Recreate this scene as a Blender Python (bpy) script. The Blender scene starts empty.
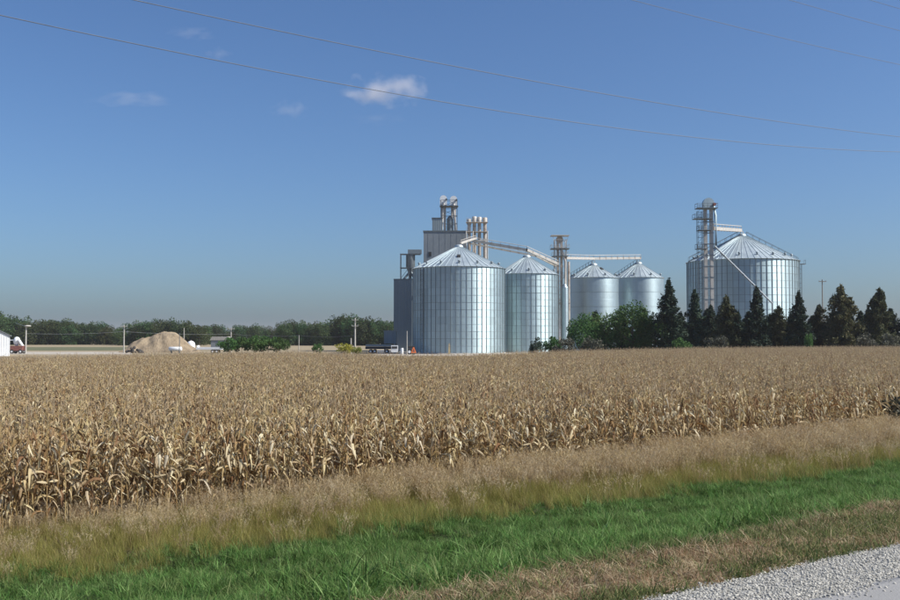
import bpy, bmesh, math, random
import numpy as np
from mathutils import Vector, Matrix

random.seed(7)
rng = np.random.default_rng(7)
R = math.radians
scene = bpy.context.scene
C = scene.collection

# ------------------------------------------------------------------ camera
F = 965.0            # focal length in photo pixels (photo 900 x 600)
CAMZ = 4.3           # eye height above the corn ground
HOR = 336.0          # horizon row of the photo
cam_d = bpy.data.cameras.new('camera')
cam = bpy.data.objects.new('camera', cam_d)
C.objects.link(cam)
cam_d.sensor_width = 36.0
cam_d.lens = F / 900.0 * 36.0
cam_d.clip_start = 0.1
cam_d.clip_end = 30000
cam.location = (0, 0, CAMZ)
cam.rotation_euler = (R(90) + math.atan((HOR - 300) / F), 0, 0)
scene.camera = cam

# ------------------------------------------------------------------ sky, sun, exposure
SUN_AZ, SUN_EL = 104.0, 43.0
world = bpy.data.worlds.new('World')
scene.world = world
world.use_nodes = True
wn = world.node_tree
wn.nodes.clear()
sky = wn.nodes.new('ShaderNodeTexSky')
sky.sky_type = 'NISHITA'
sky.sun_disc = False
sky.sun_elevation = R(SUN_EL)
sky.sun_rotation = R(SUN_AZ)
sky.altitude = 300
sky.air_density = 1.0
sky.dust_density = 2.1
sky.ozone_density = 3.0
bgn = wn.nodes.new('ShaderNodeBackground')
bgn.inputs['Strength'].default_value = 0.064
wo = wn.nodes.new('ShaderNodeOutputWorld')
wb = wn.nodes.new('ShaderNodeMix')          # the photograph's cool white balance
wb.data_type = 'RGBA'
wb.blend_type = 'MULTIPLY'
wb.inputs[0].default_value = 1.0
wb.inputs[7].default_value = (.88, 1.13, 1.44, 1)
wn.links.new(sky.outputs[0], wb.inputs[6])
wn.links.new(wb.outputs[2], bgn.inputs['Color'])
wn.links.new(bgn.outputs[0], wo.inputs['Surface'])

sun_d = bpy.data.lights.new('sun', 'SUN')
sun_d.energy = 4.6
sun_d.angle = R(0.53)
sun_d.color = (1.0, 0.95, 0.87)
sun = bpy.data.objects.new('sun', sun_d)
C.objects.link(sun)
sdir = Vector((math.sin(R(SUN_AZ)) * math.cos(R(SUN_EL)), math.cos(R(SUN_AZ)) * math.cos(R(SUN_EL)), math.sin(R(SUN_EL))))
sun.rotation_euler = (-sdir).to_track_quat('-Z', 'Y').to_euler()
sun.location = (60, -20, 60)

vs = scene.view_settings
vs.view_transform = 'Standard'
vs.look = 'None'
vs.exposure = 0.42
vs.gamma = 1.0
vs.use_curve_mapping = False
scene.cycles.max_bounces = 6
scene.cycles.diffuse_bounces = 3
scene.cycles.glossy_bounces = 3
scene.cycles.transmission_bounces = 4
scene.cycles.volume_bounces = 1
scene.cycles.transparent_max_bounces = 6
scene.cycles.use_denoising = True

# ------------------------------------------------------------------ photo pixel -> place
def P(px, py, d):
    """point seen at photo pixel (px,py) at depth d metres along the view's ground direction"""
    a = math.atan((HOR - 300) / F)
    u, v = (px - 450) / F, (300 - py) / F
    fy = math.cos(a) - v * math.sin(a)
    fz = math.sin(a) + v * math.cos(a)
    return Vector((u / fy * d, d, CAMZ + fz / fy * d))

def X(px, d):
    return P(px, HOR, d).x

def Z(py, d):
    return P(450, py, d).z

RD = Vector((0.823, 0.568))      # along the road
RN = Vector((-0.568, 0.823))     # from the road towards the field

def st(s, t, z=0.0):
    return Vector((RD.x * t + RN.x * s, RD.y * t + RN.y * s, z))

PROF = [(-6000, 0), (-40, 0), (-23, -.2), (-14, .4), (-8, 2.0), (-4, 2.44), (-3.3, 2.46), (4.0, 2.46), (4.75, 2.42), (6.5, 2.2),
        (9, 1.55), (13, .6), (17, -.1), (19.5, -.15), (22.5, 0), (6000, 0)]
PS = np.array([p[0] for p in PROF], float)
PZ = np.array([p[1] for p in PROF], float)

def bump(s, t):
    m = np.clip((np.asarray(s) - 5.2) / 2, 0, 1) * np.clip((24 - np.asarray(s)) / 3, 0, 1)
    return m * (.05 * np.sin(t * 1.3 + s * .9) + .04 * np.sin(t * .61 - s * 1.7 + 1) + .03 * np.sin(t * 2.7 + s * 2.1))

def gz(s, t):
    return np.interp(s, PS, PZ) + bump(s, t)

# ------------------------------------------------------------------ object helpers
def tag(o, label=None, cat=None, group=None, kind=None):
    if label: o['label'] = label
    if cat: o['category'] = cat
    if group: o['group'] = group
    if kind: o['kind'] = kind
    return o

def link(name, me, parent=None, loc=None):
    o = bpy.data.objects.new(name, me)
    C.objects.link(o)
    if parent is not None:
        o.parent = parent
    if loc is not None:
        o.location = loc
    return o

def empty(name, loc, rz=0.0):
    o = bpy.data.objects.new(name, None)
    C.objects.link(o)
    o.empty_display_size = .3
    o.location = loc
    o.rotation_euler = (0, 0, rz)
    return o

def copy_tree(o, parent=None):
    c = o.copy()
    C.objects.link(c)
    c.parent = parent
    for ch in o.children:
        copy_tree(ch, c)
    return c

class MB:
    """collects simple shapes into one mesh"""
    def __init__(self):
        self.v, self.f, self.sm = [], [], []
    def add(self, vs_, fs, smooth=False):
        n = len(self.v)
        self.v += [tuple(p) for p in vs_]
        self.f += [tuple(i + n for i in f) for f in fs]
        self.sm += [smooth] * len(fs)
        return self
    def box(self, c, size, rz=0.0, M=None):
        hx, hy, hz = size[0] / 2, size[1] / 2, size[2] / 2
        pts = [Vector((x, y, z)) for z in (-hz, hz) for x, y in ((-hx, -hy), (hx, -hy), (hx, hy), (-hx, hy))]
        if M is None:
            M = Matrix.Rotation(rz, 3, 'Z')
        pts = [M @ p + Vector(c) for p in pts]
        return self.add(pts, [(3, 2, 1, 0), (4, 5, 6, 7), (0, 1, 5, 4), (1, 2, 6, 5), (2, 3, 7, 6), (3, 0, 4, 7)])
    def bar(self, a, b, w, h=None):
        a, b = Vector(a), Vector(b)
        h = h or w
        q = (b - a).to_track_quat('Z', 'Y').to_matrix()
        return self.box((a + b) / 2, (w, h, (b - a).length), M=q)
    def tube(self, pts, r, n=8, caps=True):
        pts = [Vector(p) for p in pts]
        rs = r if isinstance(r, (list, tuple)) else [r] * len(pts)
        vs_, fs = [], []
        for i, p in enumerate(pts):
            d = (pts[min(i + 1, len(pts) - 1)] - pts[max(i - 1, 0)])
            q = d.to_track_quat('Z', 'Y').to_matrix()
            for k in range(n):
                a = 2 * math.pi * k / n
                vs_.append(q @ Vector((math.cos(a) * rs[i], math.sin(a) * rs[i], 0)) + p)
        for i in range(len(pts) - 1):
            for k in range(n):
                k2 = (k + 1) % n
                fs.append((i * n + k, i * n + k2, (i + 1) * n + k2, (i + 1) * n + k))
        self.add(vs_, fs, n > 6)
        if caps:
            m = len(pts) - 1
            self.add(vs_[:n], [tuple(reversed(range(n)))])
            self.add(vs_[m * n:], [tuple(range(n))])
        return self
    def lathe(self, prof, n=32, c=(0, 0, 0), smooth=True, close_top=True):
        vs_, fs = [], []
        for r, z in prof:
            for k in range(n):
                a = 2 * math.pi * k / n
                vs_.append((c[0] + r * math.cos(a), c[1] + r * math.sin(a), c[2] + z))
        for i in range(len(prof) - 1):
            for k in range(n):
                k2 = (k + 1) % n
                fs.append((i * n + k, i * n + k2, (i + 1) * n + k2, (i + 1) * n + k))
        self.add(vs_, fs, smooth)
        if close_top:
            self.add(vs_[-n:], [tuple(range(n))])
        return self
    def prism(self, pts2, y0, y1):
        n = len(pts2)
        vs_ = [(p[0], y0, p[1]) for p in pts2] + [(p[0], y1, p[1]) for p in pts2]
        fs = [tuple(range(n)), tuple(reversed(range(n, 2 * n)))] + [(i, (i + 1) % n + 0, (i + 1) % n + n, i + n)[::-1] for i in range(n)]
        return self.add(vs_, fs)
    def mesh(self, name, mat):
        me = bpy.data.meshes.new(name)
        me.from_pydata(self.v, [], self.f)
        me.polygons.foreach_set('use_smooth', self.sm)
        if mat: me.materials.append(mat)
        me.update()
        return me
    def build(self, name, mat, parent=None, loc=None):
        return link(name, self.mesh(name, mat), parent, loc)

def quads_mesh(name, V, mat, tint=None, smooth=False, k=4):
    """V: (n,k,3) array of separate faces"""
    n = len(V)
    me = bpy.data.meshes.new(name)
    me.vertices.add(n * k)
    me.vertices.foreach_set('co', V.reshape(-1).astype(np.float32))
    me.loops.add(n * k)
    me.loops.foreach_set('vertex_index', np.arange(n * k, dtype=np.int32))
    me.polygons.add(n)
    me.polygons.foreach_set('loop_start', np.arange(0, n * k, k, dtype=np.int32))
    me.polygons.foreach_set('loop_total', np.full(n, k, dtype=np.int32))
    if tint is not None:
        at = me.attributes.new('tint', 'FLOAT', 'FACE')
        at.data.foreach_set('value', np.asarray(tint, np.float32))
    me.materials.append(mat)
    me.update(calc_edges=True)
    return me

# ------------------------------------------------------------------ materials
def ramp_node(nt, cols):
    r = nt.nodes.new('ShaderNodeValToRGB')
    e = r.color_ramp.elements
    while len(e) < len(cols): e.new(.5)
    for i, (p, c) in enumerate(cols):
        e[i].position = p
        e[i].color = (*c, 1)
    return r

def new_mat(name):
    m = bpy.data.materials.new(name)
    m.use_nodes = True
    nt = m.node_tree
    nt.nodes.clear()
    out = nt.nodes.new('ShaderNodeOutputMaterial')
    return m, nt, out

def math_node(nt, op, a, b=None, c=None):
    n = nt.nodes.new('ShaderNodeMath')
    n.operation = op
    for i, v in enumerate((a, b, c)):
        if v is None: continue
        if hasattr(v, 'links'): nt.links.new(v, n.inputs[i])
        else: n.inputs[i].default_value = v
    return n.outputs[0]

def mix_col(nt, f, a, b, mode='MIX'):
    n = nt.nodes.new('ShaderNodeMix')
    n.data_type = 'RGBA'
    n.blend_type = mode
    for s, v in ((n.inputs[0], f), (n.inputs[6], a), (n.inputs[7], b)):
        if hasattr(v, 'links'): nt.links.new(v, s)
        else: s.default_value = (*v, 1) if isinstance(v, tuple) else v
    return n.outputs[2]

def noise(nt, scale, detail=4, vec=None, rough=.6):
    n = nt.nodes.new('ShaderNodeTexNoise')
    n.inputs['Scale'].default_value = scale
    n.inputs['Detail'].default_value = detail
    n.inputs['Roughness'].default_value = rough
    if vec is not None: nt.links.new(vec, n.inputs['Vector'])
    return n.outputs[0]

def plain(name, cols, rough=.6, metal=0.0, scale=3.0, bump_s=0.0, bump_scale=20.0, obj_var=.12, spec=.5):
    """noise-driven colour between the given colours, a little per-object variation and optional bump"""
    m, nt, out = new_mat(name)
    tc = nt.nodes.new('ShaderNodeTexCoord')
    f = noise(nt, scale, 5, tc.outputs['Object'])
    k = len(cols)
    rp = ramp_node(nt, [(.3 + .4 * i / max(1, k - 1), c) for i, c in enumerate(cols)])
    nt.links.new(f, rp.inputs[0])
    oi = nt.nodes.new('ShaderNodeObjectInfo')
    val = math_node(nt, 'MULTIPLY_ADD', oi.outputs['Random'], 2 * obj_var, 1 - obj_var)
    hsv = nt.nodes.new('ShaderNodeHueSaturation')
    nt.links.new(rp.outputs[0], hsv.inputs['Color'])
    nt.links.new(val, hsv.inputs['Value'])
    b = nt.nodes.new('ShaderNodeBsdfPrincipled')
    nt.links.new(hsv.outputs[0], b.inputs['Base Color'])
    b.inputs['Metallic'].default_value = metal
    b.inputs['Specular IOR Level'].default_value = spec
    rr = math_node(nt, 'MULTIPLY_ADD', f, .2, rough - .1)
    nt.links.new(rr, b.inputs['Roughness'])
    if bump_s:
        bp = nt.nodes.new('ShaderNodeBump')
        bp.inputs['Strength'].default_value = bump_s
        bp.inputs['Distance'].default_value = .05
        nt.links.new(noise(nt, bump_scale, 5, tc.outputs['Object']), bp.inputs['Height'])
        nt.links.new(bp.outputs[0], b.inputs['Normal'])
    nt.links.new(b.outputs[0], out.inputs[0])
    return m

def foliage(name, cols, transl=.3, obj_hue=.02, obj_val=.25, rough=.7, spec=.25, tint_w=.6):
    """leaf material: colour from the per-leaf tint attribute plus per-object random"""
    m, nt, out = new_mat(name)
    at = nt.nodes.new('ShaderNodeAttribute')
    at.attribute_name = 'tint'
    oi = nt.nodes.new('ShaderNodeObjectInfo')
    f = math_node(nt, 'ADD', math_node(nt, 'MULTIPLY', at.outputs['Fac'], tint_w), math_node(nt, 'MULTIPLY', oi.outputs['Random'], 1 - tint_w))
    k = len(cols)
    rp = ramp_node(nt, [(.08 + .84 * i / max(1, k - 1), c) for i, c in enumerate(cols)])
    nt.links.new(f, rp.inputs[0])
    hsv = nt.nodes.new('ShaderNodeHueSaturation')
    nt.links.new(rp.outputs[0], hsv.inputs['Color'])
    r2 = math_node(nt, 'FRACT', math_node(nt, 'MULTIPLY', oi.outputs['Random'], 17.31))
    nt.links.new(math_node(nt, 'MULTIPLY_ADD', r2, 2 * obj_val, 1 - obj_val), hsv.inputs['Value'])
    nt.links.new(math_node(nt, 'MULTIPLY_ADD', r2, 2 * obj_hue, .5 - obj_hue), hsv.inputs['Hue'])
    b = nt.nodes.new('ShaderNodeBsdfPrincipled')
    b.inputs['Roughness'].default_value = rough
    b.inputs['Specular IOR Level'].default_value = spec
    nt.links.new(hsv.outputs[0], b.inputs['Base Color'])
    tr = nt.nodes.new('ShaderNodeBsdfTranslucent')
    nt.links.new(hsv.outputs[0], tr.inputs['Color'])
    mx = nt.nodes.new('ShaderNodeMixShader')
    mx.inputs[0].default_value = transl
    nt.links.new(b.outputs[0], mx.inputs[1])
    nt.links.new(tr.outputs[0], mx.inputs[2])
    nt.links.new(mx.outputs[0], out.inputs[0])
    return m

def corrugated(name, col, rough=.42, metal=.85, period=.1, axis='Z', strength=.35, var=.12):
    m, nt, out = new_mat(name)
    tc = nt.nodes.new('ShaderNodeTexCoord')
    sep = nt.nodes.new('ShaderNodeSeparateXYZ')
    nt.links.new(tc.outputs['Object'], sep.inputs[0])
    w = math_node(nt, 'SINE', math_node(nt, 'MULTIPLY', sep.outputs[axis], 2 * math.pi / period))
    gn = nt.nodes.new('ShaderNodeNewGeometry')
    if axis == 'Z':
        tilt = nt.nodes.new('ShaderNodeCombineXYZ')
        nt.links.new(math_node(nt, 'MULTIPLY', w, strength), tilt.inputs[2])
        ad = nt.nodes.new('ShaderNodeVectorMath'); ad.operation = 'ADD'
        nt.links.new(gn.outputs['Normal'], ad.inputs[0]); nt.links.new(tilt.outputs[0], ad.inputs[1])
        bp = nt.nodes.new('ShaderNodeVectorMath'); bp.operation = 'NORMALIZE'
        nt.links.new(ad.outputs[0], bp.inputs[0])
    else:
        bp = nt.nodes.new('ShaderNodeBump')
        bp.inputs['Strength'].default_value = strength
        bp.inputs['Distance'].default_value = .012
        nt.links.new(w, bp.inputs['Height'])
    ang = nt.nodes.new('ShaderNodeMath'); ang.operation = 'ARCTAN2'
    nt.links.new(sep.outputs['Y'], ang.inputs[0]); nt.links.new(sep.outputs['X'], ang.inputs[1])
    oi = nt.nodes.new('ShaderNodeObjectInfo')
    cell = nt.nodes.new('ShaderNodeTexWhiteNoise')
    cell.noise_dimensions = '2D'
    cmb = nt.nodes.new('ShaderNodeCombineXYZ')
    nt.links.new(math_node(nt, 'FLOOR', math_node(nt, 'MULTIPLY', ang.outputs[0], 4.4)), cmb.inputs[0])
    nt.links.new(math_node(nt, 'MULTIPLY', oi.outputs['Random'], 99), cmb.inputs[1])
    nt.links.new(cmb.outputs[0], cell.inputs['Vector'])
    n1 = noise(nt, .8, 5, tc.outputs['Object'])
    mp = nt.nodes.new('ShaderNodeMapping')
    mp.inputs['Scale'].default_value = (2.2, 2.2, .12)
    nt.links.new(tc.outputs['Object'], mp.inputs[0])
    streak = noise(nt, 1.0, 4, mp.outputs[0])
    v = math_node(nt, 'ADD', math_node(nt, 'MULTIPLY_ADD', cell.outputs[0], 2 * var, 1 - var - .1),
                  math_node(nt, 'ADD', math_node(nt, 'MULTIPLY_ADD', n1, .2, -.1), math_node(nt, 'MULTIPLY', streak, .2)))
    hsv = nt.nodes.new('ShaderNodeHueSaturation')
    hsv.inputs['Color'].default_value = (*col, 1)
    nt.links.new(v, hsv.inputs['Value'])
    b = nt.nodes.new('ShaderNodeBsdfPrincipled')
    nt.links.new(hsv.outputs[0], b.inputs['Base Color'])
    b.inputs['Metallic'].default_value = metal
    nt.links.new(math_node(nt, 'MULTIPLY_ADD', n1, .16, rough - .08), b.inputs['Roughness'])
    nt.links.new(bp.outputs[0], b.inputs['Normal'])
    nt.links.new(b.outputs[0], out.inputs[0])
    return m

M = {}
M['galv'] = corrugated('galvanised_corrugated', (.41, .52, .55), rough=.47, metal=.85, strength=.40, var=.07)
M['galv_smooth'] = corrugated('galvanised_plain', (.40, .49, .52), rough=.45, strength=.30, var=.04)
M['roof_galv'] = plain('galvanised_roof', [(.42, .49, .51), (.53, .59, .60)], .5, .6, scale=.6, obj_var=.06)
M['seam'] = plain('seam_metal', [(.19, .23, .25), (.27, .31, .33)], .55, .5, obj_var=.15)
M['hoop'] = plain('hoop_metal', [(.26, .32, .34), (.34, .41, .43)], .5, .6, obj_var=.3)
M['spout_metal'] = plain('dull_spout_metal', [(.26, .29, .31), (.36, .39, .41)], .65, .3)
M['frame_steel'] = plain('frame_steel', [(.10, .12, .13), (.17, .19, .20)], .6, .4)
M['white_leg'] = plain('white_painted_steel', [(.40, .37, .33), (.56, .53, .48)], .55, .05, scale=1.2)
M['rust_leg'] = plain('weathered_cream_steel', [(.26, .19, .14), (.44, .38, .32), (.54, .50, .44)], .6, .05, scale=.9)
M['tower_grey'] = corrugated('ribbed_grey_cladding', (.20, .245, .27), rough=.55, metal=.15, period=.6, axis='X', strength=.8, var=.04)
M['house_grey'] = plain('grey_cladding', [(.19, .215, .235), (.235, .26, .28)], .6, .1, scale=.4, obj_var=.05)
M['dark'] = plain('dark_opening', [(.02, .02, .022), (.04, .04, .04)], .7)
M['white'] = plain('white_paint', [(.70, .72, .73), (.80, .81, .81)], .45, .0, scale=.7, obj_var=.04)
M['wood_pole'] = plain('weathered_pole_wood', [(.17, .14, .11), (.30, .26, .21)], .85, 0, scale=4, bump_s=.4)
M['pale_pole'] = plain('pale_pole_wood', [(.34, .32, .28), (.46, .44, .40)], .85, 0, scale=3)
M['cable'] = plain('aluminium_cable', [(.10, .11, .125), (.15, .16, .18)], .6, .2)
M['pale_cable'] = plain('pale_cable', [(.30, .31, .32), (.40, .41, .42)], .5, .3)
M['ceramic'] = plain('grey_ceramic', [(.25, .26, .28), (.32, .33, .34)], .3)
M['tyre'] = plain('tyre_rubber', [(.02, .02, .02), (.045, .043, .04)], .85)
M['red_paint'] = plain('red_paint', [(.19, .075, .06), (.27, .11, .09)], .6)
M['orange'] = plain('orange_paint', [(.75, .16, .04), (.85, .22, .06)], .5)
M['yellow_paint'] = plain('tan_paint', [(.42, .33, .18), (.5, .4, .22)], .6)
M['sand'] = plain('piled_sand', [(.16, .12, .075), (.24, .185, .12), (.30, .235, .155)], .95, 0, scale=.5, bump_s=.6, bump_scale=2.5)
M['rubble'] = plain('dark_rubble', [(.03, .03, .03), (.10, .09, .08)], .9, 0, scale=2)
M['shed_roof'] = plain('shed_roof_metal', [(.20, .22, .24), (.28, .30, .32)], .5, .4)
M['bark'] = plain('bark', [(.05, .04, .03), (.12, .09, .065)], .95, 0, scale=4, bump_s=.6)
# foliage
M['corn_leaf'] = foliage('dry_corn_leaf', [(.20, .105, .045), (.34, .22, .105), (.45, .34, .185), (.54, .435, .265), (.67, .59, .425)], .3, .012, .22)
M['corn_stalk'] = foliage('dry_corn_stalk', [(.22, .13, .05), (.40, .29, .13), (.48, .38, .20)], .0, .01, .2)
M['corn_tassel'] = foliage('dry_corn_tassel', [(.38, .28, .17), (.52, .41, .27)], .3, .01, .2)
M['corn_husk'] = foliage('dry_corn_husk', [(.46, .36, .21), (.60, .51, .34)], .1, .01, .2)
M['green_grass'] = foliage('green_grass', [(.045, .105, .020), (.085, .17, .036), (.145, .24, .062), (.28, .35, .14)], .4, .02, .42, tint_w=.45)
M['mid_grass'] = foliage('olive_grass', [(.15, .17, .03), (.25, .24, .06), (.33, .29, .09), (.42, .34, .16)], .4, .015, .2)
M['tan_grass'] = foliage('seeding_grass', [(.32, .22, .09), (.43, .32, .17), (.53, .42, .26), (.62, .52, .36)], .4, .01, .2)
M['dry_grass'] = foliage('mown_dry_grass', [(.17, .085, .045), (.31, .21, .115), (.42, .33, .20), (.52, .44, .29)], .25, .01, .22)
M['verge_grass'] = foliage('dull_green_grass', [(.05, .085, .025), (.10, .14, .04), (.17, .19, .065), (.30, .25, .12)], .35, .015, .25)
M['leaf_far'] = foliage('far_broadleaf', [(.03, .055, .02), (.05, .085, .03), (.075, .11, .04), (.12, .135, .05)], .3, .045, .4)
M['leaf_green'] = foliage('broadleaf_green', [(.025, .065, .015), (.05, .11, .025), (.08, .15, .04), (.13, .165, .055)], .25, .02, .2)
M['leaf_bright'] = foliage('bright_shrub', [(.03, .08, .02), (.06, .13, .03), (.10, .18, .05)], .3, .02, .2)
M['leaf_yellow'] = foliage('yellow_shrub', [(.10, .12, .02), (.24, .22, .03), (.38, .31, .04)], .25, .02, .2)
M['leaf_grey'] = foliage('grey_shrub', [(.06, .065, .045), (.10, .10, .07), (.15, .14, .10)], .2, .02, .2)
M['spruce'] = foliage('spruce_needles', [(.014, .028, .016), (.026, .048, .026), (.045, .07, .04)], .15, .02, .25)
M['cedar'] = foliage('bronze_cedar', [(.028, .038, .014), (.052, .06, .022), (.09, .088, .036), (.13, .105, .048)], .15, .02, .2)

# ------------------------------------------------------------------ ground
def ground_material():
    m, nt, out = new_mat('countryside_ground')
    geo = nt.nodes.new('ShaderNodeNewGeometry')
    dot = nt.nodes.new('ShaderNodeVectorMath'); dot.operation = 'DOT_PRODUCT'
    nt.links.new(geo.outputs['Position'], dot.inputs[0])
    dot.inputs[1].default_value = (RN.x, RN.y, 0)
    n_big = noise(nt, .35, 4, geo.outputs['Position'])
    n_f = noise(nt, 6, 6, geo.outputs['Position'], .7)
    s = math_node(nt, 'MULTIPLY_ADD', n_big, 1.2, math_node(nt, 'ADD', dot.outputs['Value'], -.6))
    def step(a, b):
        mr = nt.nodes.new('ShaderNodeMapRange')
        mr.interpolation_type = 'SMOOTHSTEP'
        mr.inputs[1].default_value, mr.inputs[2].default_value = a, b
        nt.links.new(s, mr.inputs[0])
        return mr.outputs[0]
    def duo(a, b):
        return mix_col(nt, n_f, a, b)
    c = duo((.16, .11, .055), (.36, .27, .155))                       # mown dry strip
    c = mix_col(nt, step(6.2, 7.2), c, duo((.02, .035, .012), (.06, .075, .03)))     # ditch grass soil
    c = mix_col(nt, step(18.5, 20.5), c, duo((.10, .08, .04), (.19, .15, .08)))
    c = mix_col(nt, step(22.4, 23.4), c, duo((.055, .036, .022), (.16, .115, .07)))  # corn litter
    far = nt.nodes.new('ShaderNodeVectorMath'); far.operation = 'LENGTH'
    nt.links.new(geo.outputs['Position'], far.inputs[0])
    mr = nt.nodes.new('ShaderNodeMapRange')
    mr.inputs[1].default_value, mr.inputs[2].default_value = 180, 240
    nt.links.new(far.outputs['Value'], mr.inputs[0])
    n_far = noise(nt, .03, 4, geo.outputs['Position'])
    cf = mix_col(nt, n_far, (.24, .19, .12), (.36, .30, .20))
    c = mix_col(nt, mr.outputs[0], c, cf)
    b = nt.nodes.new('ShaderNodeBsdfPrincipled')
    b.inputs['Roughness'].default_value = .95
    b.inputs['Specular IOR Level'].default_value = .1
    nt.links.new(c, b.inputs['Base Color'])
    bp = nt.nodes.new('ShaderNodeBump')
    bp.inputs['Strength'].default_value = .7
    bp.inputs['Distance'].default_value = .06
    nt.links.new(n_f, bp.inputs['Height'])
    nt.links.new(bp.outputs[0], b.inputs['Normal'])
    nt.links.new(b.outputs[0], out.inputs[0])
    return m

def sheet(name, svals, tvals, zoff, mat, zf=None):
    V, Fc = [], []
    for s in svals:
        for t in tvals:
            z = float(gz(s, t)) + zoff if zf is None else zf(s, t)
            V.append(st(s, t, z))
    nt_ = len(tvals)
    for i in range(len(svals) - 1):
        for j in range(nt_ - 1):
            Fc.append((i * nt_ + j, i * nt_ + j + 1, (i + 1) * nt_ + j + 1, (i + 1) * nt_ + j))
    mb = MB()
    mb.add(V, Fc, True)
    # make faces look up
    o = mb.build(name, mat)
    o.data.flip_normals()
    return o

svals = [-6000, -1500, -400, -120, -40, -23, -14, -8, -4, -3.3] + [4.0, 4.4, 4.75] + list(np.arange(5.25, 24.1, .5)) + [30, 60, 150, 400, 1500, 6000]
tvals = [-6000, -1500, -400, -120, -40, -15] + list(np.arange(-5, 60.1, .75)) + [75, 120, 300, 800, 2000, 6000]
g = sheet('ground', svals, tvals, 0, ground_material())
tag(g, kind='structure')

def asphalt_material():
    m, nt, out = new_mat('worn_pale_asphalt')
    geo = nt.nodes.new('ShaderNodeNewGeometry')
    n1 = noise(nt, 1.2, 5, geo.outputs['Position'])
    n2 = noise(nt, 70, 3, geo.outputs['Position'])
    c = mix_col(nt, n1, (.195, .188, .176), (.28, .271, .256))
    c = mix_col(nt, math_node(nt, 'MULTIPLY', n2, .5), c, (.40, .395, .385))
    b = nt.nodes.new('ShaderNodeBsdfPrincipled')
    b.inputs['Roughness'].default_value = .85
    nt.links.new(c, b.inputs['Base Color'])
    bp = nt.nodes.new('ShaderNodeBump')
    bp.inputs['Strength'].default_value = .5
    bp.inputs['Distance'].default_value = .01
    nt.links.new(n2, bp.inputs['Height'])
    nt.links.new(bp.outputs[0], b.inputs['Normal'])
    nt.links.new(b.outputs[0], out.inputs[0])
    return m

rt = [-900, -200, -40, -10] + list(np.arange(-4, 40, 1.0)) + [60, 200, 900]
road = sheet('road', [-3.2, 0, 4.02, 4.10, 4.14], rt, 0, asphalt_material(), zf=lambda s, t: 2.505 if s < 4.05 else (2.495 if s < 4.12 else 2.45))
tag(road, kind='structure')
M['gravel'] = plain('limestone_gravel', [(.30, .29, .265), (.38, .37, .34), (.46, .45, .42)], .9, 0, scale=28, bump_s=1.0, bump_scale=45)
sh = sheet('gravel_shoulder', [4.105, 4.4, 4.75, 4.98], rt, 0, M['gravel'], zf=lambda s, t: {4.105: 2.482, 4.4: 2.478, 4.75: 2.455, 4.98: 2.405}[s])
tag(sh, kind='structure')

def flat_strip(name, pts, z, mat):
    mb = MB()
    n = len(pts) // 2
    mb.add([(p[0], p[1], z) for p in pts], [tuple(range(len(pts)))])
    o = mb.build(name, mat)
    if o.data.polygons[0].normal.z < 0: o.data.flip_normals()
    return tag(o, kind='structure')

M['lane'] = plain('pale_dust', [(.34, .295, .235), (.48, .43, .355)], .95, 0, scale=.2)
M['meadow'] = plain('meadow_green', [(.075, .085, .035), (.13, .125, .055)], .95, 0, scale=.15)
M['stubble'] = plain('stubble', [(.27, .215, .135), (.38, .31, .20)], .95, 0, scale=.1)
flat_strip('farm_lane', [(X(-120, 226), 226), (X(132, 226), 226), (X(132, 262), 262), (X(-120, 262), 262)], .012, M['lane'])
flat_strip('meadow', [(X(-120, 285), 285), (X(132, 285), 285), (X(132, 372), 372), (X(-120, 372), 372)], .016, M['meadow'])
flat_strip('elevator_yard', [(X(375, 205), 205), (X(690, 215), 215), (X(840, 212), 212), (X(840, 275), 275), (X(680, 310), 310), (X(375, 300), 300)], .02, M['lane'])

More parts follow.
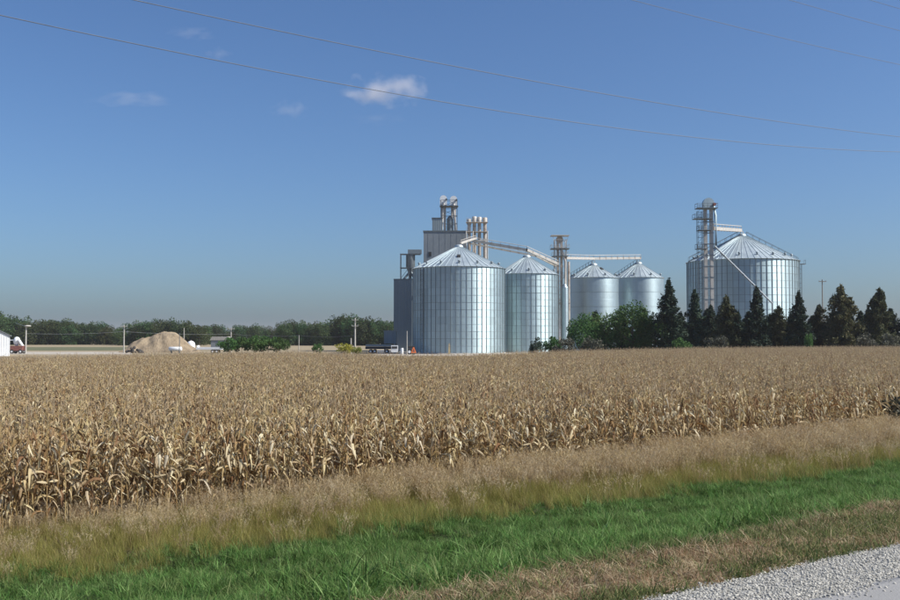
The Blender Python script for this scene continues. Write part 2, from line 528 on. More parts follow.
# ------------------------------------------------------------------ scatter by geometry nodes (only for uncountable stuff)
def scatter(name, pts, rot, scl, idx, protos, label, cat):
    me = bpy.data.meshes.new(name)
    n = len(pts)
    me.vertices.add(n)
    me.vertices.foreach_set('co', np.asarray(pts, np.float32).reshape(-1))
    for nm, arr, ty in (('rot', rot, 'FLOAT_VECTOR'), ('scl', scl, 'FLOAT_VECTOR')):
        a = me.attributes.new(nm, ty, 'POINT')
        a.data.foreach_set('vector', np.asarray(arr, np.float32).reshape(-1))
    a = me.attributes.new('pick', 'INT', 'POINT')
    a.data.foreach_set('value', np.asarray(idx, np.int32))
    o = link(name, me)
    col = bpy.data.collections.new(name + '_kinds')
    for i, pm in enumerate(protos):
        po = bpy.data.objects.new('%s_kind_%02d' % (name, i), pm)
        col.objects.link(po)
    ng = bpy.data.node_groups.new(name, 'GeometryNodeTree')
    ng.interface.new_socket('Geometry', in_out='INPUT', socket_type='NodeSocketGeometry')
    ng.interface.new_socket('Geometry', in_out='OUTPUT', socket_type='NodeSocketGeometry')
    N, L = ng.nodes, ng.links
    gi, go = N.new('NodeGroupInput'), N.new('NodeGroupOutput')
    ci = N.new('GeometryNodeCollectionInfo')
    ci.inputs['Collection'].default_value = col
    ci.inputs['Separate Children'].default_value = True
    ci.inputs['Reset Children'].default_value = True
    io = N.new('GeometryNodeInstanceOnPoints')
    io.inputs['Pick Instance'].default_value = True
    def attr(nm, ty):
        x = N.new('GeometryNodeInputNamedAttribute')
        x.data_type = ty
        x.inputs['Name'].default_value = nm
        return x.outputs['Attribute']
    L.new(gi.outputs[0], io.inputs['Points'])
    L.new(ci.outputs[0], io.inputs['Instance'])
    L.new(attr('pick', 'INT'), io.inputs['Instance Index'])
    L.new(attr('rot', 'FLOAT_VECTOR'), io.inputs['Rotation'])
    L.new(attr('scl', 'FLOAT_VECTOR'), io.inputs['Scale'])
    L.new(io.outputs[0], go.inputs[0])
    md = o.modifiers.new('scatter', 'NODES')
    md.node_group = ng
    tag(o, label, cat, kind='stuff')
    return o

def zone(s0, s1, density, t_margin=3.0, px0=-190, px1=1060, tmax=80):
    """random points (s,t) on the verge inside the picture's wedge"""
    out = []
    area = (s1 - s0) * (tmax + 12)
    n = int(area * density)
    s = rng.uniform(s0, s1, n)
    t = rng.uniform(-12, tmax, n)
    x = RD.x * t + RN.x * s
    y = RD.y * t + RN.y * s
    ok = (y > 2) & (x / np.maximum(y, .1) > (px0 - 450) / F) & (x / np.maximum(y, .1) < (px1 - 450) / F)
    return s[ok], t[ok]

def st_pts(s, t, dz=0.0):
    return np.stack([RD.x * t + RN.x * s, RD.y * t + RN.y * s, gz(s, t) + dz], 1)

# --- blades
def blade_tuft(n, h0, h1, w, spread, lean, seg=3, curl=.6):
    """(faces, tint) of a tuft of bent grass blades"""
    Q, T = [], []
    for i in range(n):
        a = random.uniform(0, 2 * math.pi)
        r = spread * math.sqrt(random.random())
        b = Vector((math.cos(a) * r, math.sin(a) * r, 0))
        h = random.uniform(h0, h1)
        la = random.uniform(0, 2 * math.pi)
        ld = Vector((math.cos(la), math.sin(la), 0))
        side = Vector((-ld.y, ld.x, 0))
        if random.random() < .4:
            side = Vector((random.uniform(-1, 1), random.uniform(-1, 1), 0)).normalized()
        ln = random.uniform(.1, lean)
        tn = random.random()
        prev = None
        for k in range(seg + 1):
            u = k / seg
            p = b + ld * (h * ln * (u ** (1 + curl))) + Vector((0, 0, h * (u - .25 * ln * u * u)))
            ww = w * (1 - u * .92)
            cur = (p - side * ww / 2, p + side * ww / 2)
            if prev:
                Q.append([prev[0], prev[1], cur[1], cur[0]])
                T.append(tn)
            prev = cur
    return np.array([[tuple(v) for v in q] for q in Q]), np.array(T)

def seed_tuft(n, h0, h1, spread, lean):
    """tall grass stems, each ending in a loose seed head"""
    Q, T = [], []
    def strip(a, b, w0, w1, tn):
        d = (b - a)
        side = d.cross(Vector((random.uniform(-1, 1), random.uniform(-1, 1), .2)))
        side = side.normalized() if side.length > 1e-6 else Vector((1, 0, 0))
        Q.append([a - side * w0, a + side * w0, b + side * w1, b - side * w1]); T.append(tn)
    for i in range(n):
        a = random.uniform(0, 2 * math.pi)
        r = spread * math.sqrt(random.random())
        b = Vector((math.cos(a) * r, math.sin(a) * r, 0))
        h = random.uniform(h0, h1)
        la = random.uniform(0, 2 * math.pi)
        ln = random.uniform(.05, lean)
        ld = Vector((math.cos(la) * ln, math.sin(la) * ln, 0))
        tn = random.random()
        mid = b + ld * h * .3 + Vector((0, 0, h * .55))
        top = b + ld * h + Vector((0, 0, h))
        strip(b, mid, .004, .003, tn * .5)
        strip(mid, top, .003, .002, tn * .7)
        # seed head: small twigs
        for k in range(6):
            u = random.uniform(.74, 1.0)
            q = b + ld * h * u + Vector((0, 0, h * u))
            d = Vector((random.uniform(-1, 1), random.uniform(-1, 1), random.uniform(.3, 1.6))).normalized() * random.uniform(.05, .11)
            strip(q, q + d, .003, .0055, .4 + .6 * tn)
    return np.array([[tuple(v) for v in q] for q in Q]), np.array(T)

def tuft_protos(name, mat, k, fn):
    res = []
    for i in range(k):
        Q, T = fn()
        res.append(quads_mesh('%s_%d' % (name, i), Q, mat, T))
    return res

def rots(n, tilt=.12):
    return np.stack([rng.normal(0, tilt, n), rng.normal(0, tilt, n), rng.uniform(0, 6.283, n)], 1)

def scl3(v):
    return np.stack([v, v, v], 1)

# patchiness helper
def patch(s, t, f1, f2, ph=0.0):
    return .5 + .25 * np.sin(s * f1 + 1.7 * np.sin(t * f2 * .7 + ph) + ph) + .25 * np.sin(t * f2 + 1.3 * np.sin(s * f1 * .8) + 2 * ph)

# --- mown dry strip beside the shoulder
s, t = zone(4.93, 7.8, 260, tmax=30)
keep = rng.random(len(s)) < np.clip(1.5 - (s - 6.2), 0.1, 1)
s, t = s[keep], t[keep]
pk = patch(s, t, 2.3, .9, .3)
edge = (s < 5.25 + .25 * np.sin(t * 1.9) + .15 * np.sin(t * 5.1))
mixv = rng.random(len(s))
isg = edge & (mixv < .7) | (pk > .58) & (mixv < .6) | (mixv < .14)
dry = tuft_protos('dry_tuft', M['dry_grass'], 5, lambda: blade_tuft(18, .03, .09, .007, .11, 3.2))
vg = tuft_protos('verge_tuft', M['verge_grass'], 5, lambda: blade_tuft(16, .04, .11, .008, .09, 1.6))
a = ~isg
scatter('dry_grass', st_pts(s[a], t[a]), rots(a.sum(), .2), scl3(rng.uniform(.6, 1.3, a.sum())), rng.integers(0, 5, a.sum()), dry,
        'short mown brown dry grass strip beside the gravel shoulder', 'grass')
a = isg
scatter('verge_grass', st_pts(s[a], t[a]), rots(a.sum(), .2), scl3(rng.uniform(.6, 1.5, a.sum())), rng.integers(0, 5, a.sum()), vg,
        'dull green grass fringe along the gravel shoulder edge', 'grass')

# --- lush green ditch grass
s, t = zone(6.3, 20.4, 75, tmax=44)
lim = 6.7 + .5 * np.sin(t * .8) + .35 * np.sin(t * 2.3)
keep = (s > lim) & (rng.random(len(s)) < np.clip((20.3 + .4 * np.sin(t * .7) - s) / 1.2, 0, 1))
hole = patch(s, t, 9.1, 8.3, 1.9) < .16
s, t = s[keep & ~hole], t[keep & ~hole]
gr = tuft_protos('green_tuft', M['green_grass'], 8, lambda: blade_tuft(30, .06, .24, random.choice((.010, .014, .019)), random.choice((.10, .16, .2)), random.uniform(1.2, 2.8)))
sc = rng.uniform(.5, 1.2, len(s)) * (.7 + .5 * patch(s, t, 1.1, 1.3)) * (.5 + .8 * patch(s, t, 6.3, 7.1, .7)) * np.clip((s - 5.4) / 2.5, .45, 1)
scatter('green_grass', st_pts(s, t), rots(len(s), .22), scl3(sc), rng.integers(0, 8, len(s)), gr,
        'lush green grass filling the roadside ditch', 'grass')

# --- olive grass at the foot of the tall grass
def tall_h(s, t):
    """height of the tall grass: low and thin at the left, tall at the right"""
    return np.interp(t, [-10, 2, 8, 16, 40, 90], [.42, .42, .52, .72, .92, .95])

s, t = zone(17.8, 23.0, 60, tmax=90)
lo = 18.7 - .5 * np.clip((8 - t) / 8, 0, 1) + .16 * np.sin(t * .9) + .15 * np.sin(t * 2.1) + rng.normal(0, .35, len(t))
keep = (s > lo) & (rng.random(len(s)) < np.clip((s - lo) / .8, .15, 1) * np.clip((23.4 - s) / 1.5, .3, 1))
s, t = s[keep], t[keep]
og = tuft_protos('olive_tuft', M['mid_grass'], 6, lambda: blade_tuft(30, .25, .75, .010, .20, .8))
scatter('olive_grass', st_pts(s, t), rots(len(s), .15), scl3(rng.uniform(.5, .95, len(s)) * (.35 + .75 * tall_h(s, t))), rng.integers(0, 6, len(s)), og,
        'olive yellow grass at the foot of the tall seeding grass', 'grass')

# --- tall seeding grass
s, t = zone(18.6, 23.6, 24, tmax=95)
lo = 20.2 - .7 * np.clip((10 - t) / 8, 0, 1) + .2 * np.sin(t * .55) + .2 * np.sin(t * 1.7)
dens = np.interp(t, [-10, 4, 12, 30], [.35, .4, .7, 1.0])
keep = (rng.random(len(s)) < np.clip((s - lo) / 1.2, .06, 1) * dens)
s, t = s[keep], t[keep]
sg = tuft_protos('seed_tuft', M['tan_grass'], 6, lambda: seed_tuft(22, .55, 1.1, .24, .5))
scatter('seeding_grass', st_pts(s, t), rots(len(s), .1), scl3(rng.uniform(.75, 1.15, len(s)) * tall_h(s, t)), rng.integers(0, 6, len(s)), sg,
        'tall tan grass with seed heads between the ditch and the corn', 'grass')

# --- loose stones on the shoulder
def stone_mesh(i):
    bm = bmesh.new()
    bmesh.ops.create_icosphere(bm, subdivisions=1, radius=.5)
    for v in bm.verts:
        v.co *= random.uniform(.7, 1.2)
        v.co.z *= .65
    me = bpy.data.meshes.new('stone_%d' % i)
    bm.to_mesh(me); bm.free()
    me.materials.append(M['stone'])
    return me
M['stone'] = plain('limestone_chip', [(.33, .315, .27), (.42, .40, .35), (.50, .48, .425)], .9, 0, scale=2, obj_var=.25)
s, t = zone(3.85, 5.1, 2400, tmax=24, px0=380)
keep = rng.random(len(s)) < np.interp(s + .06 * np.sin(t * 2.3) + .05 * np.sin(t * 6.1 + 1), [3.9, 4.05, 4.16, 4.8, 5.1], [.015, .12, 1, 1, .1])
s, t = s[keep], t[keep]
zz = np.interp(s, [3.95, 4.08, 4.11, 4.4, 4.75, 4.98, 5.1], [2.505, 2.50, 2.482, 2.478, 2.455, 2.41, 2.39])
pts = np.stack([RD.x * t + RN.x * s, RD.y * t + RN.y * s, zz + .003], 1)
scatter('loose_gravel', pts, rots(len(s), .5), scl3(rng.uniform(.010, .028, len(s))), rng.integers(0, 5, len(s)), [stone_mesh(i) for i in range(5)],
        'pale grey limestone chips on the road shoulder', 'gravel')

# ------------------------------------------------------------------ corn
def corn_leaf_faces(L, w, up, droop, twist, seg=6, kink=False):
    """a dry leaf starting at the origin, running out along +x, arching and hanging"""
    Q = []
    p = Vector((0, 0, 0))
    el = up
    prev = None
    yaw = 0.0
    for k in range(seg + 1):
        u = k / seg
        ww = w * (math.sin(math.pi * min(1, .18 + .82 * u)) ** .7) * (1 if u < .98 else .15)
        tw = twist * u
        d = Vector((math.cos(el) * math.cos(yaw), math.cos(el) * math.sin(yaw), math.sin(el)))
        side = Vector((-math.sin(yaw), math.cos(yaw), 0))
        nrm = d.cross(side)
        sd = side * math.cos(tw) + nrm * math.sin(tw)
        fold = nrm * math.cos(tw) - side * math.sin(tw)
        cur = (p - sd * ww / 2 - fold * ww * .18, p, p + sd * ww / 2 - fold * ww * .18)
        if prev:
            Q.append([prev[0], prev[1], cur[1], cur[0]])
            Q.append([prev[1], prev[2], cur[2], cur[1]])
        prev = cur
        p = p + d * (L / seg)
        el = max(-1.56, el - droop / seg * ((3.6 if k == 1 else .35) if kink else .9))
        yaw += random.uniform(-.18, .18)
    return np.array([[tuple(v) for v in q] for q in Q])

LEAVES = []
for i in range(18):
    Q = corn_leaf_faces(random.uniform(.34, .72), random.uniform(.04, .068), random.uniform(.55, 1.35), random.uniform(2.2, 3.6), random.uniform(-4.0, 4.0), 6, random.random() < .92)
    LEAVES.append((Q, quads_mesh('corn_leaf_%d' % i, Q, M['corn_leaf'], np.full(len(Q), random.random()))))

def stalk_faces(h):
    Q = []
    bx, by = random.uniform(-.06, .06), random.uniform(-.06, .06)
    n = 5
    rings = []
    for k in range(5):
        u = k / 4
        r = .016 * (1 - .65 * u)
        c = Vector((bx * u * u, by * u * u, h * u))
        rings.append([c + Vector((math.cos(2 * math.pi * j / n) * r, math.sin(2 * math.pi * j / n) * r, 0)) for j in range(n)])
    for k in range(4):
        for j in range(n):
            Q.append([rings[k][j], rings[k][(j + 1) % n], rings[k + 1][(j + 1) % n], rings[k + 1][j]])
    return np.array([[tuple(v) for v in q] for q in Q]), (bx, by)

def tassel_faces():
    Q = []
    for k in range(5):
        a = random.uniform(0, 6.283)
        o_ = random.uniform(.05, .5) if k else 0
        d = Vector((math.cos(a) * o_, math.sin(a) * o_, 1)).normalized()
        L = random.uniform(.10, .20) if k else .26
        side = d.cross(Vector((math.cos(a + 1), math.sin(a + 1), 0))).normalized()
        b = Vector((0, 0, .02 * k * .5))
        m = b + d * L * .6
        e = b + d * L + Vector((math.cos(a), math.sin(a), -.6)) * .05 * (k > 0)
        Q.append([b - side * .002, b + side * .002, m + side * .005, m - side * .005])
        Q.append([m - side * .005, m + side * .005, e + side * .002, e - side * .002])
    return np.array([[tuple(v) for v in q] for q in Q])

def ear_faces():
    Q = []
    n = 6
    prof = [(.012, 0), (.028, .05), (.030, .13), (.018, .20), (.004, .25)]
    rings = [[Vector((math.cos(2 * math.pi * j / n) * r, math.sin(2 * math.pi * j / n) * r, z)) for j in range(n)] for r, z in prof]
    for k in range(len(prof) - 1):
        for j in range(n):
            Q.append([rings[k][j], rings[k][(j + 1) % n], rings[k + 1][(j + 1) % n], rings[k + 1][j]])
    return np.array([[tuple(v) for v in q] for q in Q])

TASSELS = []
for i in range(3):
    Q = tassel_faces(); TASSELS.append((Q, quads_mesh('corn_tassel_%d' % i, Q, M['corn_tassel'], np.full(len(Q), random.random()))))
EQ = ear_faces()
EAR = (EQ, quads_mesh('corn_ear', EQ, M['corn_husk'], np.full(len(EQ), .5)))

KINDS = []       # each: list of (part name, faces, mesh, matrix)
for i in range(8):
    h = random.uniform(1.95, 2.2)
    SQ, (bx, by) = stalk_faces(h)
    parts = [('stalk', SQ, quads_mesh('corn_stalk_%d' % i, SQ, M['corn_stalk'], np.full(len(SQ), random.random())), Matrix.Identity(4))]
    plane = random.uniform(0, 6.283)
    nl = random.randint(13, 16)
    def on(u):
        return Vector((bx * u * u, by * u * u, h * u))
    for k in range(nl):
        u = .10 + .86 * (k + random.uniform(-.2, .2)) / nl
        rz = plane + math.pi * (k % 2) + random.uniform(-.6, .6)
        li = random.randrange(len(LEAVES))
        sc_ = (.75 + .45 * math.sin(math.pi * min(1, max(0, u)))) * random.uniform(.85, 1.1)
        Mx = Matrix.Translation(on(u)) @ Matrix.Rotation(rz, 4, 'Z') @ Matrix.Rotation(-random.uniform(0, .7) * max(0, u - .45), 4, 'Y') @ Matrix.Rotation(random.uniform(-.3, .3), 4, 'X') @ Matrix.Diagonal((sc_, sc_, sc_, 1))
        parts.append(('leaf', LEAVES[li][0], LEAVES[li][1], Mx))
    ti = random.randrange(3)
    parts.append(('tassel', TASSELS[ti][0], TASSELS[ti][1], Matrix.Translation(on(1.0)) @ Matrix.Rotation(random.uniform(-.3, .3), 4, 'X')))
    if random.random() < .9:
        Mx = Matrix.Translation(on(.42)) @ Matrix.Rotation(plane + .5, 4, 'Z') @ Matrix.Rotation(random.uniform(.5, 2.4), 4, 'Y')
        parts.append(('ear', EAR[0], EAR[1], Mx))
    KINDS.append(parts)

def apply_m(Q, Mx):
    A = np.array(Mx)
    return Q @ A[:3, :3].T + A[:3, 3]

def joined_plant(i, parts):
    Qs, mi, T = [], [], []
    for nm, Q, me, Mx in parts:
        Qs.append(apply_m(Q, Mx))
        mi += [{'stalk': 0, 'leaf': 1, 'tassel': 2, 'ear': 3}[nm]] * len(Q)
        T += [random.random()] * len(Q)
    me = quads_mesh('corn_plant_%d' % i, np.concatenate(Qs), M['corn_stalk'], T)
    for k in ('corn_leaf', 'corn_tassel', 'corn_husk'): me.materials.append(M[k])
    me.polygons.foreach_set('material_index', np.array(mi, np.int32))
    return me

ROW0, ROWD, STEP = 23.3, .76, .19
FAR_PX = [-240, 0, 100, 200, 290, 400, 460, 560, 700, 900, 960]
FAR_D = [92, 95, 107, 120, 130, 108, 108, 138, 172, 200, 203]
S_, T_, RI = [], [], []
for r in range(260):
    s = ROW0 + r * ROWD
    t = np.arange(-60, 260, STEP)
    t = t + rng.uniform(-.06, .06, len(t))
    s_ = s + rng.normal(0, .035, len(t))
    x, y = RD.x * t + RN.x * s_, RD.y * t + RN.y * s_
    px = 450 + x / np.maximum(y, 1) * F
    ok = (y > 8) & (px > -240) & (px < 1080) & (y < np.interp(px, FAR_PX, FAR_D) + rng.normal(0, .6, len(t))) & (rng.random(len(t)) < .96)
    S_.append(s_[ok]); T_.append(t[ok]); RI.append(np.full(ok.sum(), r))
S_, T_, RI = np.concatenate(S_), np.concatenate(T_), np.concatenate(RI)
order = np.lexsort((T_, RI))
S_, T_, RI = S_[order], T_[order], RI[order]
dist = np.hypot(S_, T_)
Xp = 450 + (RD.x * T_ + RN.x * S_) / (RD.y * T_ + RN.y * S_) * F
inview = (Xp > -5) & (Xp < 905) & (RI <= 1)
cand = np.nonzero(inview)[0]
cand = cand[np.lexsort((dist[cand], RI[cand]))][:300]
mask = np.zeros(len(S_), bool); mask[cand] = True

def plant_hs(n):
    return np.clip(rng.normal(1.0, .07, n), .8, 1.15)

a = ~mask
n = a.sum()
hs = plant_hs(n)
wid = hs * rng.uniform(.9, 1.2, n)
scatter('corn_crop', st_pts(S_[a], T_[a]), rots(n, .07), np.stack([wid, wid, hs], 1), rng.integers(0, len(KINDS), n),
        [joined_plant(i, p) for i, p in enumerate(KINDS)], 'dry tan corn crop filling the field behind its front rows', 'corn')
print('corn plants', len(S_))

for k in cand:
    s, t = float(S_[k]), float(T_[k])
    e = empty('corn_plant', st(s, t, float(gz(s, t))), random.uniform(0, 6.283))
    h_ = max(.8, min(1.15, random.gauss(1, .07)))
    e.scale = (h_ * random.uniform(.95, 1.2),) * 2 + (h_,)
    e.rotation_euler = (random.gauss(0, .06), random.gauss(0, .06), random.uniform(0, 6.283))
    tag(e, 'dry tan corn plant with drooping leaves in the front rows by the tall grass', 'corn plant', 'corn plants in the front rows')
    for nm, Q, me, Mx in KINDS[random.randrange(len(KINDS))]:
        o = bpy.data.objects.new(nm, me)
        C.objects.link(o)
        o.parent = e
        o.matrix_basis = Mx

# ------------------------------------------------------------------ trees and shrubs
def leaf_quads(cent, size, up_bias=.0, aspect=.7, jitter=.4):
    """random small quads at the given centres"""
    n = len(cent)
    d1 = rng.normal(size=(n, 3)); d1 /= np.linalg.norm(d1, axis=1)[:, None]
    d2 = rng.normal(size=(n, 3))
    d2 -= (d2 * d1).sum(1)[:, None] * d1
    d2 /= np.linalg.norm(d2, axis=1)[:, None]
    sz = size * rng.uniform(1 - jitter, 1 + jitter, n)
    a_, b_ = d1 * sz[:, None] * .5, d2 * (sz * aspect)[:, None] * .5
    return np.stack([cent - a_ , cent - b_ * .8, cent + a_, cent + b_ * .8], 1)

def broad_crown(h, rx, base, n_clump, n_leaf, leaf, name, mat, flat=1.0):
    cl, rad = [], []
    while len(cl) < n_clump:
        p = rng.uniform(-1, 1, 3)
        if np.linalg.norm(p) > 1: continue
        if np.linalg.norm(p) < .35 and rng.random() < .7: continue
        cl.append(p); rad.append(rng.uniform(.18, .42))
    cl, rad = np.array(cl) * .8, np.array(rad)
    w = rad ** 2
    ci = rng.choice(len(cl), n_leaf, p=w / w.sum())
    d = rng.normal(size=(n_leaf, 3)); d /= np.linalg.norm(d, axis=1)[:, None]
    rr = rad[ci] * (rng.random(n_leaf) ** .35)
    p = cl[ci] + d * rr[:, None]
    zz = (h - base) / 2
    cent = p * np.array([rx, rx, zz]) + np.array([0, 0, base + zz])
    cent = cent[cent[:, 2] > .05]
    tint = np.clip(.5 + .35 * (rng.random(len(cl))[ci][:len(cent)] - .5) * 2 * .6 + rng.normal(0, .15, len(cent)), 0, 1)
    return quads_mesh(name, leaf_quads(cent, leaf), mat, tint)

def conifer_crown(h, rmax, base, n, leaf, name, mat, shape=1.0, round_=0.0):
    cents = []
    lob, ph_ = random.uniform(.5, 1.0), random.uniform(0, 6)
    whorls = int(h / .42)
    for wv in range(whorls * 7):
        u = ((wv + random.random()) / (whorls * 7)) ** 1.1
        z = base + (h - base) * u
        prof = (1 - u) ** shape * (1 - round_) + round_ * math.sqrt(max(0, 1 - u ** 2.2)) * (.75 + .25 * min(1, u * 4))
        L0 = rmax * max(prof, .03)
        for b in range(1):
            a = random.uniform(0, 6.283)
            L = L0 * random.uniform(.45, 1.05 + .2 * lob * math.cos(2 * a + ph_) + .15 * lob * math.sin(3 * a + u * 9))
            k = max(4, int(n / whorls / 7 * (L / rmax + .15) * 1.6))
            uu = rng.random(k) ** .7
            x = uu * L
            zz = z - .28 * x + .16 * x * uu + rng.normal(0, .2, k)
            sp = rng.normal(0, .12 + .10 * L, k) * (1.1 - uu * .6)
            cents.append(np.stack([math.cos(a) * x - math.sin(a) * sp, math.sin(a) * x + math.cos(a) * sp, zz], 1))
    cents.append(np.stack([rng.normal(0, .05, 25), rng.normal(0, .05, 25), rng.uniform(h - .6, h + .1, 25)], 1))
    cent = np.concatenate(cents)
    cent = cent[cent[:, 2] > .05]
    tint = np.clip(rng.normal(.5, .22, len(cent)), 0, 1)
    return quads_mesh(name, leaf_quads(cent, leaf, aspect=.45), mat, tint)

def trunk_mesh(h, r, name, limbs=4, spread=.3):
    mb = MB()
    mb.tube([(0, 0, -.1), (.02 * h, 0, h * .35), (0, .02 * h, h * .7), (0, 0, h * .92)], [r, r * .75, r * .45, r * .1], 7)
    for i in range(limbs):
        a = 6.283 * i / limbs + random.uniform(-.4, .4)
        z = h * random.uniform(.25, .6)
        L = h * spread
        mb.tube([(0, 0, z), (math.cos(a) * L * .5, math.sin(a) * L * .5, z + L * .35), (math.cos(a) * L, math.sin(a) * L, z + L * .9)], [r * .4, r * .25, r * .06], 5)
    return mb.mesh(name, M['bark'])

def tree(name, loc, crown_me, trunk_me, label, cat='tree', group=None, sx=1.0, sz=1.0, rz=None):
    e = empty(name, loc, random.uniform(0, 6.283) if rz is None else rz)
    e.scale = (sx, sx, sz)
    link('trunk', trunk_me, e)
    link('crown', crown_me, e)
    return tag(e, label, cat, group)

# far wood: unit trees 12 m high, 4.5 m radius
FARC = [broad_crown(12, 5.4 + .8 * random.random(), -2.5, 40, 4200, .62, 'far_crown_%d' % i, M['leaf_far']) for i in range(6)]
FART = [trunk_mesh(12, .28, 'far_trunk_%d' % i) for i in range(3)]
prof = [(-40, 306), (0, 309), (18, 313), (30, 318), (60, 317), (100, 321), (121, 327), (128, 322), (150, 316), (165, 317), (178, 317), (190, 321), (205, 322),
        (230, 325), (252, 322), (278, 325), (282, 320), (300, 318), (332, 319), (338, 315), (352, 313), (370, 314), (392, 318), (420, 320)]
ppx, ppy = [p[0] for p in prof], [p[1] for p in prof]
def wood(px0, px1, d0, step, label, group, row2=True, sx=1.0):
    px = px0
    while px < px1:
        for row in (0, 1) if row2 else (0,):
            q = px + (step * .5 if row else 0) + random.uniform(-step * .25, step * .25)
            d = d0 + row * 9 + random.uniform(-3, 3)
            y = np.interp(q, ppx, ppy) + (random.uniform(0, 5) if row == 0 else random.uniform(-1, 1.5))
            top = Z(y, d)
            k = random.randrange(6)
            tree('broadleaf_tree', (X(q, d), d, 0), FARC[k], FART[k % 3], label, 'tree', group, sx=max(.75, min(1.25, top / 12 * random.uniform(.85, 1.15))) * sx, sz=top / 12)
        px += step
wood(-38, 122, 470, 11, 'broadleaf tree in the far wood at the left, behind the white shed and the lane', 'trees of the far wood at the left')
wood(124, 206, 440, 11, 'broadleaf tree in the far row behind the tan sand pile', 'trees behind the sand pile')
wood(206, 282, 520, 12, 'broadleaf tree in the low far row behind the green hedge shrubs', 'trees behind the green shrubs')
wood(287, 412, 430, 11, 'broadleaf tree in the far wood just left of the grain elevator', 'trees of the wood left of the elevator')

# the belt of trees before the bins on the right
SPR = [conifer_crown(10, 2.6, .0, 11000, .40, 'spruce_crown_%d' % i, M['spruce'], .72) for i in range(3)]
SPRT = [trunk_mesh(10, .2, 'spruce_trunk_%d' % i, 0) for i in range(2)]
CED = [conifer_crown(10, 4.2, .0, 20000, .42, 'cedar_crown_%d' % i, M['cedar'], .8, .55) for i in range(3)]
GRN = [broad_crown(10, 5.2, .2, 40, 5200, .42, 'green_crown_%d' % i, M['leaf_green']) for i in range(3)]
GRNT = [trunk_mesh(10, .25, 'green_trunk_%d' % i, 5) for i in range(2)]

def belt(name, px, ytop, hw, d, crowns, trunks, label, k, rmax):
    top = Z(ytop, d)
    r = hw * d / F * (1.3 if name == 'spruce_tree' else 1.15)
    return tree(name, (X(px, d), d, 0), crowns[k % len(crowns)], trunks[k % len(trunks)], label, 'tree', None, sx=r / rmax, sz=top / 10)

belt('broadleaf_tree', 582, 312, 16, 203, GRN, GRNT, 'dark round green tree at the left end of the belt, below the elevator leg tower', 0, 5.2)
belt('broadleaf_tree', 606, 306, 20, 206, GRN, GRNT, 'round green tree below the left one of the two small silos', 1, 5.2)
belt('broadleaf_tree', 632, 302, 24, 203, GRN, GRNT, 'biggest round green tree, below the two small silos', 2, 5.2)
belt('broadleaf_tree', 655, 310, 18, 200, GRN, GRNT, 'round green tree touching the left side of the tall pointed spruce', 0, 5.2)
belt('spruce_tree', 669, 281, 19, 198, SPR, SPRT, 'tall pointed dark spruce right of the round green trees', 0, 2.6)
belt('spruce_tree', 695, 291, 15, 202, SPR, SPRT, 'dark spruce at the left foot of the right leg tower', 1, 2.6)
belt('spruce_tree', 711, 306, 13, 206, SPR, SPRT, 'low dark spruce directly below the right leg tower', 2, 2.6)
belt('cedar_tree', 727, 297, 19, 199, CED, SPRT, 'olive brown cedar just right of the right leg tower', 0, 4.2)
belt('spruce_tree', 757, 288, 17, 197, SPR, SPRT, 'dark spruce before the middle of the big right silo', 2, 2.6)
belt('cedar_tree', 779, 307, 15, 203, CED, SPRT, 'low olive cedar below the right edge of the big right silo', 1, 4.2)
belt('spruce_tree', 799, 293, 16, 196, SPR, SPRT, 'dark spruce just right of the big right silo', 0, 2.6)
belt('cedar_tree', 820, 306, 15, 204, CED, SPRT, 'lower bronze cedar in front of the thin utility pole', 2, 4.2)
belt('cedar_tree', 842, 287, 24, 199, CED, SPRT, 'largest broad bronze cedar near the right edge', 0, 4.2)
belt('cedar_tree', 880, 290, 20, 201, CED, SPRT, 'brown cedar with ragged top at the right edge', 1, 4.2)
belt('spruce_tree', 907, 305, 16, 205, SPR, SPRT, 'dark spruce cut off by the right edge of the picture', 1, 2.6)
belt('spruce_tree', 861, 312, 15, 207, SPR, SPRT, 'dark low spruce between the two biggest bronze cedars', 2, 2.6)
belt('spruce_tree', 738, 312, 13, 207, SPR, SPRT, 'dark low spruce between the olive cedar and the middle spruce', 0, 2.6)

for q in (597, 622, 645, 684, 704, 722, 746, 768, 788, 812, 832, 852, 870, 892):
    dd = 210 + random.uniform(-2, 2)
    e = tree('evergreen_tree', (X(q + random.uniform(-4, 4), dd), dd, 0), SPR[q % 3], SPRT[q % 2], 'low dark evergreen in the back row of the tree belt before the silos', 'tree',
             'low evergreens in the back row of the belt', sx=2.0, sz=Z(random.uniform(309, 319), dd) / 10)

SHG = [broad_crown(3, 2.2, .0, 22, 1500, .30, 'grey_shrub_%d' % i, M['leaf_grey']) for i in range(2)]
SHB = [broad_crown(3, 2.2, .0, 22, 1500, .32, 'bright_shrub_%d' % i, M['leaf_bright']) for i in range(2)]
SHY = [broad_crown(3, 2.2, .0, 22, 1300, .30, 'yellow_shrub_0', M['leaf_yellow'])]
SHD = [broad_crown(3, 2.2, .3, 14, 800, .34, 'dark_shrub_0', M['spruce'])]
SHT = trunk_mesh(3, .06, 'shrub_stems', 5, .3)
def shrub(px, ytop, hw, d, kind, k, label, group=None):
    e = empty('shrub', (X(px, d), d, 0), random.uniform(0, 6.28))
    r = hw * d / F / 2.2
    e.scale = (r, r, Z(ytop, d) / 3)
    link('stem', SHT, e); link('foliage', kind[k % len(kind)], e)
    return tag(e, label, 'shrub', group)
shrub(592, 337, 15, 190, SHG, 0, 'grey green mound of shrub before the leftmost round trees')
shrub(565, 338, 13, 194, SHG, 1, 'grey olive shrub left of the round green trees, by the leg tower foot')
shrub(536, 335, 11, 196, SHD, 0, 'dark spreading shrub at the foot of the second silo')
shrub(552, 336, 10, 197, SHB, 0, 'olive green shrub between the dark shrub and the belt of trees')
